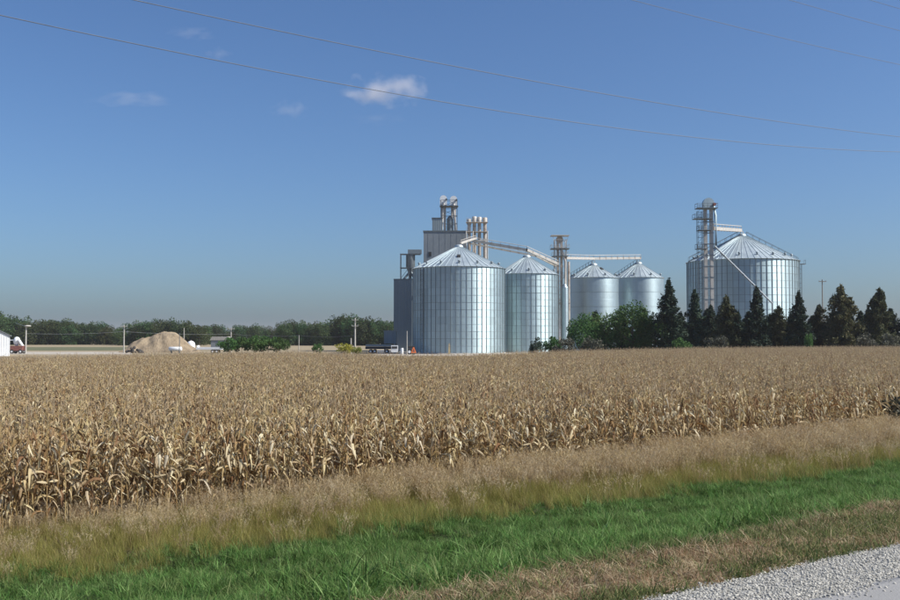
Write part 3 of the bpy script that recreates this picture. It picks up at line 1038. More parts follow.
shrub(716, 336, 16, 188, SHG, 1, 'grey shrub at the foot of the spruces below the right leg tower')
shrub(809, 332, 6, 188, SHB, 1, 'small bright green shrub before the spruce right of the big silo')
shrub(866, 333, 13, 189, SHG, 0, 'grey brown shrub mound before the largest cedar')
shrub(892, 334, 14, 190, SHG, 1, 'grey brown shrub mound at the right edge of the picture')
shrub(680, 337, 10, 188, SHB, 0, 'low green shrub at the foot of the tall pointed spruce')
for i, (px, yt, hw) in enumerate([(229, 337, 12), (242, 336, 13), (256, 335, 12), (268, 335, 13), (280, 337, 11)]):
    shrub(px, yt, hw, 232 + 2 * (i % 2), SHB, i, '%s bright green shrub of the hedge row right of the white trailer' % ('leftmost', 'second from left', 'middle', 'second from right', 'rightmost')[i], 'shrubs of the green hedge row')
shrub(344, 341, 10, 222, SHY, 0, 'yellow flowering shrub at the foot of the thick utility pole')
shrub(318, 343, 6, 224, SHB, 1, 'small green shrub left of the yellow shrub')
shrub(356, 345, 7, 220, SHY, 0, 'low yellow shrub just right of the thick utility pole')
# shrub in the verge at the right edge of the picture
e = empty('shrub', st(22.6, 39.5, 0))
e.scale = (.62, .62, .62)
link('stem', SHT, e); link('foliage', SHG[0], e)
tag(e, 'olive green bush at the end of the tall grass on the right edge', 'shrub')

# ------------------------------------------------------------------ grain bins
def silo(label, px, d, hw, eave_z, peak_z, n_ring, n_stiff, name='grain_silo', vents=14, smooth=False):
    r = hw * d / F
    root = empty(name, (X(px, d), d, 0))
    tag(root, label, 'silo', 'round steel grain silos')
    N = 72
    mb = MB(); mb.lathe([(r + .35, -.2), (r + .35, .25), (r - .1, .25)], N, close_top=False)
    mb.build('footing', M['pale_pole'], root)
    z0 = .2
    dz = (eave_z - z0) / n_ring
    ring = MB(); ring.lathe([(r, 0), (r, dz)], N, close_top=False)
    rme = ring.mesh('wall_ring', M['galv_smooth'] if smooth else M['galv'])
    hoop = MB(); hoop.lathe([(r + .003, -.045), (r + .04, -.035), (r + .04, .035), (r + .003, .045)], N, close_top=False)
    hme = hoop.mesh('wind_ring', M['hoop'])
    for i in range(n_ring):
        link('wall_ring', rme, root, (0, 0, z0 + i * dz))
        if i and not (smooth and i % 2):
            link('wind_ring', hme, root, (0, 0, z0 + i * dz))
    if n_stiff:
        sb = MB(); sb.box((r + .05, 0, (eave_z - z0) / 2), (.094, .13, eave_z - z0 - .1))
        sme = sb.mesh('stiffener', M['seam'])
        for k in range(n_stiff):
            o = link('stiffener', sme, root, (0, 0, z0 + .05))
            o.rotation_euler.z = 6.28318 * (k + .37) / n_stiff
    # roof: cone of sheets with standing ribs
    re = r + .28
    H = peak_z - eave_z
    rc = .9
    mb = MB()
    nr = max(24, int(2 * math.pi * r / 1.5))
    ze = eave_z - .02
    for k in range(nr):
        a0, a1 = 6.28318 * k / nr, 6.28318 * (k + 1) / nr
        am = a0 + .10 / re
        p = lambda a, rr, z: (math.cos(a) * rr, math.sin(a) * rr, z)
        zt = eave_z + H * (1 - rc / re)
        mb.add([p(a0, re, ze), p(a1, re, ze), p(a1, rc, zt), p(a0, rc, zt)], [(0, 1, 2, 3)])
        mb.add([p(a0, re, ze + .10), p(am, re, ze + .10), p(a0 + .05, rc, zt + .08), p(a0, rc, zt + .08),
                p(a0, re, ze), p(am, re, ze), p(a0 + .05, rc, zt), p(a0, rc, zt)], [(0, 1, 2, 3), (4, 0, 3, 7), (1, 5, 6, 2), (4, 5, 1, 0)])
    mb.add([(math.cos(6.28318 * k / nr) * q, math.sin(6.28318 * k / nr) * q, ze - .01) for q in (re, r - .05) for k in range(nr)],
           [(k, nr + k, nr + (k + 1) % nr, (k + 1) % nr) for k in range(nr)])
    roof = mb.build('roof', M['roof_galv'], root)
    mb = MB(); mb.lathe([(rc + .15, 0), (rc + .15, .35), (rc * .8, .6), (.25, .75)], 20)
    mb.build('roof_cap', M['roof_galv'], roof, (0, 0, eave_z + H * (1 - rc / re) - .05))
    vm = MB(); vm.tube([(0, 0, -.15), (0, 0, .45)], .22, 8); vm.lathe([(.36, 0), (.36, .14), (.08, .3)], 8, (0, 0, .42))
    vme = vm.mesh('roof_vent', M['seam'])
    for k in range(vents):
        a = 6.28318 * (k + .5) / vents
        rr = re * .86
        link('roof_vent', vme, roof, (math.cos(a) * rr, math.sin(a) * rr, eave_z + H * (1 - rr / re)))
    return root, r, eave_z, H

def roof_hatch(root, r, ez, H, ang, frac, size=1.1):
    rr = (r + .28) * frac
    sl = math.atan2(H, r + .28)
    roof = [c for c in root.children if c.name.startswith('roof')][0]
    o = MB().box((0, 0, .16), (size, size * .8, .3)).build('roof_hatch', M['dark'], roof, (math.cos(ang) * rr, math.sin(ang) * rr, ez + H * (1 - frac)))
    o.rotation_euler = (0, sl, ang)
    return o

bA = silo('largest round silver silo at the left, before the grey elevator house', 459, 240, 46, 20.9, 26.9, 12, 56)
bB = silo('second silver silo from the left, right of and behind the largest left one', 527, 255, 31, 20.4, 25.7, 12, 40, vents=10)
bC = silo('small smooth silo right of the leg tower, third from the left', 594, 275, 24.5, 20.7, 25.0, 10, 0, vents=8, smooth=True)
bD = silo('small smooth silo behind the tall spruce, fourth from the left', 639, 285, 24.5, 21.3, 26.2, 10, 0, vents=8, smooth=True)
bE = silo('broad silver silo standing apart at the right behind the tree belt', 743, 245, 54, 23.0, 30.2, 13, 64, vents=18)
roof_hatch(*bA, R(-91), .55)
roof_hatch(*bC, R(-50), .4, .9)
# a caged ladder on the broad silo's right side
def ladder_cage(root, r, ang, z0, z1, name='ladder'):
    mb = MB()
    for k in (-.25, .25):
        mb.bar((r + .25, k, z0), (r + .25, k, z1), .07)
    z = z0 + .3
    while z < z1:
        mb.bar((r + .25, -.25, z), (r + .25, .25, z), .05)
        z += .6
    o = mb.build(name, M['frame_steel'], root)
    o.rotation_euler.z = ang
    cg = MB()
    z = z0 + 2.4
    while z < z1:
        for k in range(6):
            a0, a1 = -1.57 + 3.14 * k / 6, -1.57 + 3.14 * (k + 1) / 6
            cg.bar((r + .3 + math.cos(a0) * .55, math.sin(a0) * .4, z), (r + .3 + math.cos(a1) * .55, math.sin(a1) * .4, z), .06)
        z += 1.2
    for a0 in (-.8, 0, .8):
        cg.bar((r + .3 + math.cos(a0) * .56, math.sin(a0) * .41, z0 + 2.4), (r + .3 + math.cos(a0) * .56, math.sin(a0) * .41, z1), .05)
    c = cg.build('safety_cage', M['frame_steel'], o)
    return o
ladder_cage(bE[0], bE[1], R(-8), 2, 22.5)
ladder_cage(bA[0], bA[1], R(-140), 1, 20.5)
def roof_stair(b, ang):
    root, r, ez, H = b
    o = MB()
    re = r + .28
    n = 24
    for k in range(n):
        f = 1 - (k + .5) / n * .92
        o.box((re * f, 0, ez + H * (1 - f) + .22), (.4, .8, .05))
    for sy in (-.42, .42):
        o.bar((re, sy, ez + .18), (re * .08, sy, ez + H * .92 + .18), .10, .05)
        o.bar((re, sy, ez + 1.15), (re * .08, sy, ez + H * .92 + 1.15), .07)
        for k in range(9):
            f = 1 - k / 8 * .92
            o.bar((re * f, sy, ez + H * (1 - f) + .15), (re * f, sy, ez + H * (1 - f) + 1.15), .06)
    ob = o.build('roof_stair', M['frame_steel'], root)
    ob.rotation_euler.z = ang
roof_stair(bE, R(186))
roof_stair(bE, R(-2))
roof_stair(bD, R(175))
roof_stair(bC, R(178))
# eave landing on the right of the broad silo
r_ = bE[1]
o = MB().box((r_ + .8, 0, 22.4), (1.7, 1.8, .12)).box((r_ + 1.6, 0, 23.4), (.06, 1.8, .06)).bar((r_ + 1.6, -.85, 22.4), (r_ + 1.6, -.85, 23.4), .06).bar((r_ + 1.6, .85, 22.4), (r_ + 1.6, .85, 23.4), .06).build('eave_landing', M['frame_steel'], bE[0])
o.rotation_euler.z = R(-8)

# ------------------------------------------------------------------ elevator house and its annexes
d = 268
xl, xr = X(423.5, d), X(467, d)
top = Z(231.5, d)
root = empty('elevator_house', ((xl + xr) / 2, d + 6, 0))
tag(root, 'tall flat grey elevator house behind the largest left silo', 'elevator')
w = xr - xl
MB().box((0, 0, top / 2), (w, 12, top)).build('wall', M['house_grey'], root)
MB().box((0, 0, top + .12), (w + .3, 12.3, .3)).build('roof', M['frame_steel'], root)
for zz in (top * .25, top * .5, top * .75):
    MB().box((0, -6.03, zz), (w + .02, .08, .14)).build('joint_band', M['frame_steel'], root)
for px, py in ((430, 254),):
    o = MB().box((X(px, d) - (xl + xr) / 2, -6.03, Z(py, d)), (.9, .12, 1.3)).build('window', M['frame_steel'], root)
    MB().box((0, -.05, 0), (.66, .1, 1.05)).build('pane', M['dark'], o, (X(px, d) - (xl + xr) / 2, -6.05, Z(py, d)))
for xx in np.linspace(-w / 2 + 1.2, w / 2 - 1.2, 7):
    MB().box((float(xx), -6.02, top / 2), (.08, .03, top - .3)).build('cladding_rib', M['house_grey'], root)
xa, xb = X(432, d), X(442.5, d)
ph = Z(217.5, d)
pe = MB().box((0, 0, 0), (xb - xa, 5, ph - top - .27)).build('penthouse', M['tower_grey'], root, ((xa + xb) / 2 - root.location.x, -2, (ph + top + .27) / 2))
MB().box((0, 0, (ph - top) / 2 - .05), (xb - xa + .3, 5.3, .15)).build('penthouse_roof', M['frame_steel'], pe)

def bucket_leg(px, ytop, d, ybot_z, label, gap, wdt, mat, head_mat, head_r, loc_root=None):
    pass

# twin bucket legs on top of the house
tw = empty('bucket_elevator', (X(449, d), d + 3, top + .27))
tag(tw, 'pair of white bucket elevator heads with tubes on the grey elevator house roof', 'bucket elevator')
for i, (px, yt, x_bot) in enumerate(((443.3, 194, 441.5), (453.6, 194.5, 456))):
    hx = X(px, d) - tw.location.x
    ht = Z(yt, d) - tw.location.z
    lx = X(x_bot, d) - tw.location.x
    o = MB().bar((hx - .42, 0, 0), (hx - .42, 0, ht - 1.5), .62, .7).bar((hx + .42, 0, 0), (hx + .42, 0, ht - 1.5), .62, .7).build('leg_trunk', M['white_leg'], tw)
    hd = MB().tube([(0, -.7, 0), (0, .7, 0)], 1.0, 16).box((0, 0, -.85), (1.95, 1.35, 1.7)).build('leg_head', M['white'], tw, (hx, 0, ht - 1.0))
    MB().tube([(.85, -.62, -.2), (.85, -1.1, -.2)], .28, 10).build('drive_motor', M['frame_steel'], hd)
    MB().tube([(hx, -.5, ht - 2.2), (hx * .75 + lx * .25, -.9, ht - 4.5), (lx, -.9, 0)], .36, 10).build('spout', M['white_leg'], tw)
mb = MB()
H_ = Z(199, d) - tw.location.z
for sx in (-2.3, 2.3):
    for sy in (-1.2, 1.2):
        mb.bar((sx, sy, 0), (sx, sy, H_), .14)
for lv in range(4):
    z0_, z1_ = H_ * lv / 4, H_ * (lv + 1) / 4
    mb.bar((-2.3, -1.2, z0_), (2.3, -1.2, z1_), .09).bar((2.3, 1.2, z0_), (-2.3, 1.2, z1_), .09)
    mb.bar((-2.3, -1.2, z1_), (2.3, -1.2, z1_), .10).bar((-2.3, 1.2, z1_), (2.3, 1.2, z1_), .1)
mb.build('support_frame', M['frame_steel'], tw)
MB().tube([(.3, -.2, 0), (.3, -.2, 3.6)], .9, 12).lathe([(.9, 3.6), (.5, 4.3), (.2, 4.5)], 12, (.3, -.2, 0)).build('distributor', M['seam'], tw)
MB().box((0, 0, H_ - 1.7), (5.2, 3.4, .12)).build('platform', M['frame_steel'], tw)

# cluster of four tall tubes right of the house
d2 = 263
cl_ = empty('elevator_leg_cluster', (X(477, d2), d2, 0))
tag(cl_, 'cluster of four cream weathered vertical elevator tubes right of the grey house', 'elevator legs')
for px, yt in ((469.2, 219), (474.5, 216.5), (479.5, 217), (485, 217.5)):
    hx = X(px, d2) - cl_.location.x
    ht = Z(yt, d2)
    o = MB().tube([(hx, 0, 0), (hx, 0, ht - 1.0)], .47, 12).build('leg_tube', M['rust_leg'], cl_)
    MB().tube([(hx, 0, ht - 1.5), (hx, 0, ht - .1), (hx, 0, ht)], [.64, .64, .5], 12).build('leg_head', M['white_leg'] if px < 480 else M['rust_leg'], o)
for py in (222.5, 232):
    z_ = Z(py, d2)
    o = MB().box((0, 0, z_), (5.9, 2.6, .14)).build('platform', M['rust_leg'], cl_)
    mb = MB()
    for sx in np.linspace(-2.9, 2.9, 6):
        mb.bar((float(sx), -1.25, z_), (float(sx), -1.25, z_ + 1.1), .06)
    mb.bar((-2.9, -1.25, z_ + 1.1), (2.9, -1.25, z_ + 1.1), .07).bar((-2.9, -1.25, z_ + .55), (2.9, -1.25, z_ + .55), .05)
    mb.build('railing', M['white_leg'], o)
for px in (466.2, 473, 487.6):
    hx = X(px, d2 - 1.8) - cl_.location.x
    MB().tube([(hx, -1.8, 0), (hx, -1.8, Z(231.5, d2))], .17, 8).build('support_column', M['white_leg'], cl_)
MB().bar((X(466.2, d2) - cl_.location.x, -1.8, Z(241, d2)), (X(487.6, d2) - cl_.location.x, -1.8, Z(241, d2)), .3).build('cross_beam', M['white_leg'], cl_)

# annex tower on the left with open steel frame above
d3 = 259
ax, tz = X(404.5, d3), Z(279, d3)
an = empty('annex_tower', (ax, d3 + 4.4, 0), R(-14))
tag(an, 'blue grey ribbed rectangular tower at the left edge of the elevator', 'elevator')
MB().box((0, 0, tz / 2), (5.2, 4.4, tz)).build('wall', M['tower_grey'], an)
rib_me = MB().box((0, 0, tz / 2), (.10, .10, tz - .05)).mesh('cladding_rib', M['tower_grey'])
for k in range(9):
    link('cladding_rib', rib_me, an, (-2.4 + k * .6, -2.22, 0))
for k in range(8):
    link('cladding_rib', rib_me, an, (-2.62, -2.0 + k * .57, 0))
    link('cladding_rib', rib_me, an, (2.62, -2.0 + k * .57, 0))
MB().box((0, 0, tz + .1), (5.4, 4.6, .2)).build('roof', M['frame_steel'], an)

fr = empty('hopper_frame', (X(409, d3), d3 + 4.4, tz + .2))
tag(fr, 'open dark steel frame with funnel hopper on the annex tower roof', 'hopper frame')
xl_, xr_ = X(398.5, d3) - X(409, d3), X(420, d3) - X(409, d3)
zt_ = Z(253, d3) - tz - .2
mb = MB()
for sx in (xl_ + .35, xl_ + 2.6):
    for sy in (-1.2, 1.2):
        mb.bar((sx, sy, 0), (sx, sy, zt_), .2)
for zz in (zt_ * .45, zt_):
    for sy in (-1.2, 1.2):
        mb.bar((xl_ + .2, sy, zz), (xr_, sy, zz), .2)
mb.bar((xl_ + .35, -1.2, 0), (xl_ + 2.6, -1.2, zt_ * .45), .12)
mb.build('steel_frame', M['frame_steel'], fr)
MB().lathe([(.3, 0.2), (.35, 1.0), (1.25, 3.4), (1.25, zt_)], 10, (.2, 0, 0)).build('hopper', M['frame_steel'], fr)
for a_, b_ in (((.2, -.3, 2.2), (-1.6, -.6, 0)), ((.3, -.3, 2.2), (1.3, -.6, 0))):
    MB().tube([a_, b_], .3, 8).build('spout', M['seam'], fr)
MB().box(((xr_ - .8) / 2 + .3, 0, zt_ + .7), (xr_ + .8, 2.2, 1.1)).build('conveyor_housing', M['seam'], fr)

# low grey bin house on posts
d4 = 246
lb = empty('loading_shed', (X(390, d4), d4 + 1.5, 0))
tag(lb, 'small grey metal loading shed on posts at the foot of the annex tower', 'shed')
zb, zt2 = Z(343.5, d4), Z(331, d4)
MB().box((0, 0, (zb + zt2) / 2), (3.1, 3, zt2 - zb)).build('wall', M['tower_grey'], lb)
MB().box((0, 0, zt2 + .06), (3.4, 3.3, .12)).build('roof', M['shed_roof'], lb)
for sx in (-1.4, 1.4):
    for sy in (-1.3, 1.3):
        MB().box((sx, sy, zb / 2), (.2, .2, zb)).build('leg', M['frame_steel'], lb)

# ------------------------------------------------------------------ leg towers
def lattice(mb, hx, hy, z0, z1, step, w=.1, wb=.06):
    for sx in (-hx, hx):
        for sy in (-hy, hy):
            mb.bar((sx, sy, z0), (sx, sy, z1), w)
    z = z0
    i = 0
    while z < z1 - .1:
        zn = min(z1, z + step)
        sgn = 1 if i % 2 else -1
        mb.bar((-hx * sgn, -hy, z), (hx * sgn, -hy, zn), wb).bar((-hx * sgn, hy, z), (hx * sgn, hy, zn), wb)
        mb.bar((-hx, -hy * sgn, z), (-hx, hy * sgn, zn), wb).bar((hx, -hy * sgn, z), (hx, hy * sgn, zn), wb)
        mb.bar((-hx, -hy, zn), (hx, -hy, zn), wb).bar((-hx, hy, zn), (hx, hy, zn), wb)
        mb.bar((-hx, -hy, zn), (-hx, hy, zn), wb).bar((hx, -hy, zn), (hx, hy, zn), wb)
        z = zn
        i += 1

def platform(root, cx, cy, z, sx, sy, mat, rail_mat):
    o = MB().box((cx, cy, z), (sx, sy, .16)).build('platform', mat, root)
    mb = MB()
    for ex in np.linspace(-sx / 2 + .05, sx / 2 - .05, 5):
        for ey in (-sy / 2 + .05, sy / 2 - .05):
            mb.bar((cx + ex, cy + ey, z), (cx + ex, cy + ey, z + 1.1), .06)
    for ey in (-sy / 2 + .05, sy / 2 - .05):
        for hz in (.55, 1.1):
            mb.bar((cx - sx / 2, cy + ey, z + hz), (cx + sx / 2, cy + ey, z + hz), .06)
    for ex in (-sx / 2 + .05, sx / 2 - .05):
        mb.bar((cx + ex, cy - sy / 2, z + 1.1), (cx + ex, cy + sy / 2, z + 1.1), .06)
    mb.build('railing', rail_mat, o)
    return o

d5 = 264
t1 = empty('leg_tower', (X(560.5, d5), d5, 0))
tag(t1, 'cream steel leg tower with platforms between the silos, left of the small silos', 'tower')
Ht = Z(240, d5)
mb = MB(); lattice(mb, 1.55, 1.5, 0, Ht, 2.6, .13, .08); mb.build('lattice_frame', M['rust_leg'], t1)
for hx in (-.65, .35):
    MB().box((hx, 0, (Ht + .6) / 2), (.62, .8, Ht + .6)).build('leg_trunk', M['rust_leg'], t1)
MB().tube([(-.15, -.55, Ht + .1), (-.15, .55, Ht + .1)], .95, 14).build('leg_head', M['rust_leg'], t1)
MB().box((-.1, 0, Ht + 1.15), (4.9, 3.6, .18)).bar((-2.3, -1.6, Ht + 1.15), (-1.5, -1.5, Ht - 1.3), .1).bar((2.1, -1.6, Ht + 1.15), (1.5, -1.5, Ht - 1.3), .1).build('canopy', M['white_leg'], t1)
platform(t1, -.1, 0, Z(249, d5), 5.0, 3.8, M['frame_steel'], M['white_leg'])
platform(t1, -.1, 0, Z(256.5, d5), 4.2, 3.6, M['frame_steel'], M['white_leg'])
platform(t1, .5, 0, Z(303, d5), 4.2, 3.4, M['rust_leg'], M['rust_leg'])
MB().tube([(1.0, -1.9, 0), (1.0, -1.9, Z(288, d5))], .95, 14).lathe([(.95, 0), (.3, 1.0)], 14, (1.0, -1.9, Z(288, d5))).build('holding_tank', M['galv_smooth'], t1)
MB().tube([(2.2, -1.0, 0), (2.2, -1.0, Z(262, d5))], .34, 10).build('down_pipe', M['rust_leg'], t1)
MB().tube([(.3, -1.2, Z(250, d5)), (1.2, -1.5, Z(262, d5)), (1.2, -1.7, Z(285, d5))], .3, 10).build('spout', M['white_leg'], t1)

d6 = 226
t2 = empty('leg_tower', (X(709, d6), d6, 0))
tag(t2, 'tall silver leg tower with round head before the broad right silo', 'tower')
Ht = Z(204, d6)
for i, hx in enumerate((-.62, .80)):
    MB().box((hx, 0, (Ht - .3) / 2), (.72, .8, Ht - .3)).build('leg_trunk', M['white_leg'], t2)
fl = MB().box((0, 0, 0), (2.4, .95, .16)).mesh('trunk_flange', M['seam'])
z = 2.5
while z < Ht - 2:
    link('trunk_flange', fl, t2, (.09, 0, z)); z += 2.6
hd = MB().tube([(0, -.7, 0), (0, .7, 0)], 1.3, 20).box((0, 0, -.7), (2.55, 1.36, 1.4)).build('leg_head', M['galv_smooth'], t2, (.1, 0, Ht + .1))
MB().tube([(1.2, -.75, -.3), (1.2, -1.4, -.3)], .35, 10).build('drive_motor', M['red_paint'], hd)
mb = MB()
lx = X(700.5, d6) - t2.location.x
for sx in (lx - .5, lx + .6):
    for sy in (-.5, .5):
        mb.bar((sx, sy, 0), (sx, sy, Z(211, d6)), .09)
z = 1.0
while z < Z(211, d6):
    mb.bar((lx - .5, -.5, z), (lx + .6, -.5, z), .06).bar((lx - .5, .5, z), (lx + .6, .5, z), .05)
    mb.bar((lx - .5, -.5, z), (lx + .6, -.5, z + 1.2), .05)
    z += 1.2
mb.build('ladder_cage', M['frame_steel'], t2)
mb = MB()
for z in np.arange(3.0, Z(214, d6), 3.5):
    mb.bar((lx + .6, -.4, float(z)), (-1.0, -.3, float(z)), .07)
mb.bar((1.35, -.7, 0), (1.35, -.7, Z(208, d6)), .1).bar((1.75, .7, 0), (1.75, .7, Z(208, d6)), .08)
mb.build('bracing', M['frame_steel'], t2)
platform(t2, X(707.5, d6) - t2.location.x, 0, Z(208.5, d6), 4.8, 2.6, M['frame_steel'], M['frame_steel'])
platform(t2, X(703.5, d6) - t2.location.x, 0, Z(219, d6), 4.2, 2.4, M['frame_steel'], M['frame_steel'])
platform(t2, X(705, d6) - t2.location.x, 0, Z(230.5, d6), 3.0, 2.4, M['frame_steel'], M['frame_steel'])
platform(t2, X(702, d6) - t2.location.x, 0, Z(249, d6), 2.4, 2.2, M['frame_steel'], M['frame_steel'])
MB().tube([(1.3, -.3, Z(206, d6)), (1.75, -.6, Z(216, d6)), (1.75, -.6, Z(246, d6))], .27, 10).build('discharge_pipe', M['galv_smooth'], t2)

def conveyor(label, pts, r, mat, supports=(), name='conveyor'):
    root = empty(name, Vector((pts[0].x, pts[0].y, pts[0].z)))
    o_ = root.location.copy()
    L_ = [p - o_ for p in pts]
    for a_, b_ in zip(L_[:-1], L_[1:]):
        MB().bar(a_, b_, r * 1.7, r * 1.7).build('housing', mat, root)
        up = Vector((0, 0, r * 2.2))
        MB().tube([a_ + up + Vector((0, -.5, 0)), b_ + up + Vector((0, -.5, 0))], r * .22, 6).build('walkway_rail', mat, root)
        n = max(2, int((b_ - a_).length / 2.2))
        mb = MB()
        for k in range(n + 1):
            q = a_.lerp(b_, k / n)
            mb.bar(q + Vector((0, -.5, 0)), q + up + Vector((0, -.5, 0)), .08)
            mb.box(q, (r * .4, r * 2.1, r * 2.1))
        mb.build('flange', M['rust_leg'], root)
    for p, z0_ in supports:
        q = Vector(p) - o_
        MB().bar((q.x - .5, q.y, z0_ - o_.z), (q.x - .15, q.y, q.z), .14).bar((q.x + .5, q.y, z0_ - o_.z), (q.x + .15, q.y, q.z), .14).build('support', M['white_leg'], root)
    tag(root, label, 'conveyor')
    return root

def peak(b):
    l = b[0].location
    return Vector((l.x, l.y, b[2] + b[3]))
pB, pC, pD, pE, pA = peak(bB), peak(bC), peak(bD), peak(bE), peak(bA)
conveyor('long sloping cream conveyor from the elevator house over the second silo to the leg tower',
         [P(466, 239.5, 258.5), Vector((pB.x, pB.y, pB.z + 1.4)), P(558, 264, 261.5)], .40, M['white_leg'], [(pB + Vector((0, 0, 1.2)), pB.z)])
conveyor('thin lower cream conveyor spout below the long sloping conveyor',
         [P(468, 243, 259.5), P(536, 256, 259), P(556, 266, 262.5)], .26, M['white_leg'])
conveyor('short cream spout from the elevator tubes down to the largest silo roof peak',
         [P(476, 238, 260.5), Vector((pA.x + .4, pA.y + .5, pA.z + .6))], .3, M['white_leg'])
conveyor('level cream conveyor from the leg tower across the peaks of the two small silos',
         [P(566, 258, 263.5), Vector((pC.x, pC.y, Z(258.5, pC.y))), Vector((pD.x + .6, pD.y, Z(258, pD.y)))], .40, M['white_leg'],
         [(Vector((pC.x, pC.y, Z(259, pC.y))), pC.z), (Vector((pD.x, pD.y, Z(259, pD.y))), pD.z)])
conveyor('short level white conveyor from the right leg tower to the broad silo peak',
         [P(713, 228.5, 226.5), Vector((pE.x - .3, pE.y, pE.z + 1.0))], .46, M['white_leg'], [(pE + Vector((0, 0, .9)), pE.z)])
sp = empty('grain_spout', P(714.5, 246, 225.2))
q = P(772, 303, 226) - sp.location
MB().tube([(0, 0, 0), q], .20, 10).build('pipe', M['spout_metal'], sp)
MB().bar(q, (q.x, q.y, -sp.location.z), .18).build('support', M['frame_steel'], sp)
mb = MB()
for k in range(1, 6): mb.tube([q * (k / 6 - .006), q * (k / 6 + .006)], .29, 10)
mb.build('flange', M['seam'], sp)
tag(sp, 'straight slanting silver grain spout running down across the broad right silo', 'spout')

# ------------------------------------------------------------------ poles and wires
def utility_pole(px, ytop, d, label, arms=(), r=.15, mat='pale_pole', arm_w=2.2, lamp=False):
    h = Z(ytop, d)
    e = empty('utility_pole', (X(px, d), d, 0))
    MB().tube([(0, 0, -.3), (0, 0, h * .5), (0, 0, h)], [r, r * .85, r * .7], 8).build('shaft', M[mat], e)
    for ya in arms:
        z = Z(ya, d)
        c = MB().box((0, -r - .05, z), (arm_w, .14, .16)).build('crossarm', M[mat], e)
        for sx in (-.45, 0, .45):
            MB().tube([(sx * arm_w, -r - .05, z + .08), (sx * arm_w, -r - .05, z + .3)], .06, 6).build('insulator', M['ceramic'], c)
    if lamp:
        l = MB().bar((0, 0, h - .15), (-2.6, 0, h + .75), .1).build('lamp_arm', M['seam'], e)
        MB().lathe([(.25, 0), (.8, .12), (.75, .3), (.2, .42)], 14, (.35, 0, h - .2)).build('lamp_head', M['pale_pole'], e)
    return tag(e, label, 'utility pole'), h

p1, h1 = utility_pole(26, 326, 236, 'pale pole with a flat lamp head right of the white shed', r=.2, lamp=True)
p2, h2 = utility_pole(124, 325, 240, 'pale utility pole at the left foot of the sand pile', (326.5,), r=.2, arm_w=1.6)
p3, h3 = utility_pole(184, 328, 275, 'thin pale pole rising behind the right side of the sand pile', r=.16)
p4, h4 = utility_pole(179.5, 333, 236, 'thin dark pole before the right side of the sand pile', r=.11, mat='frame_steel')
p5, h5 = utility_pole(231, 328, 248, 'utility pole with crossarm above the green hedge shrubs', (328.8,), r=.2, arm_w=2.0)
p6, h6 = utility_pole(299, 335, 240, 'thin grey post in the gap between the green shrubs and the yellow shrub', r=.12)
p7, h7 = utility_pole(355, 318, 226, 'thick pale utility pole with two crossarms by the yellow shrub', (320, 326), r=.24, arm_w=1.5)
p8, h8 = utility_pole(351, 338, 228, 'short pale stub post just left of the thick utility pole', r=.2)
p9, h9 = utility_pole(407, 331, 218, 'slim grey steel pole in front of the left edge of the largest left silo', r=.11, mat='pale_pole')
p10, h10 = utility_pole(823, 279.5, 228, 'tall thin dark pole with crossarm above the cedars at the right', (281.5,), r=.16, mat='wood_pole', arm_w=1.8)

def wire(name, a_, b_, sag, r, mat, label, n=40):
    """sagging wire between two fixed points"""
    pts = []
    for k in range(n + 1):
        u = k / n
        p = Vector(a_).lerp(Vector(b_), u)
        p.z -= sag * 4 * u * (1 - u)
        pts.append(p)
    cu = MB().tube(pts, r, 6)
    o = cu.build(name, M[mat])
    return tag(o, label, 'wire')
wz = 8
A1 = p2.location + Vector((0, 0, Z(334, 240)))
ends = [p1, p2, p5, p6, p7]
lab = ['pale overhead wire from the lamp pole by the white shed to the sand pile pole', 'pale overhead wire passing behind the sand pile to the pole over the hedge',
       'pale overhead wire above the green hedge shrubs', 'pale overhead wire from the thin grey post to the thick pole']
hts = [333.5, 331.5, 334, 335.5, 335.5]
for (a_, b_, ya, yb, l) in zip(ends[:-1], ends[1:], hts[:-1], hts[1:], lab):
    wire('overhead_wire', (a_.location.x, a_.location.y, Z(ya, a_.location.y)), (b_.location.x, b_.location.y, Z(yb, b_.location.y)), .35, .022, 'pale_cable', l, 16)

# roadside line: five conductors running along the road, poles just outside the picture
WS = 20.0
T0, T1 = -31.0, 52.0
def wire_h(e0, e1, t):
    pass
polespec = []
for t in (T0, T1):
    z0 = float(gz(WS, t))
    e = empty('utility_pole', st(WS, t, z0), math.atan2(RD.y, RD.x))
    MB().tube([(0, 0, -.5), (0, 0, 9), (0, 0, 19.2)], [.22, .18, .13], 10).build('shaft', M['wood_pole'], e)
    tag(e, 'tall wooden roadside pole carrying the five long wires, %s' % ('behind the viewer on the left' if t < 0 else 'beyond the right edge of the picture'), 'utility pole')
    polespec.append((e, z0))
wires = [  # (ratio h/s at three t/s positions) taken from the photo
    ('lowest of the two long wires crossing the whole sky', [(.1695, .308), (.595, .296), (1.705, .344)]),
    ('upper one of the two long wires crossing the whole sky', [(.312, .348), (.69, .344), (1.705, .373)]),
    ('long wire in the upper right, lowest of the three there', [(1.048, .494), (1.4, .499), (1.705, .511)]),
    ('short wire in the upper right corner, middle of the three there', [(1.048, .565), (1.433, .568), (1.705, .576)]),
    ('wire just clipping the top right corner of the picture', [(1.048, .608), (1.5, .612), (1.705, .618)])]
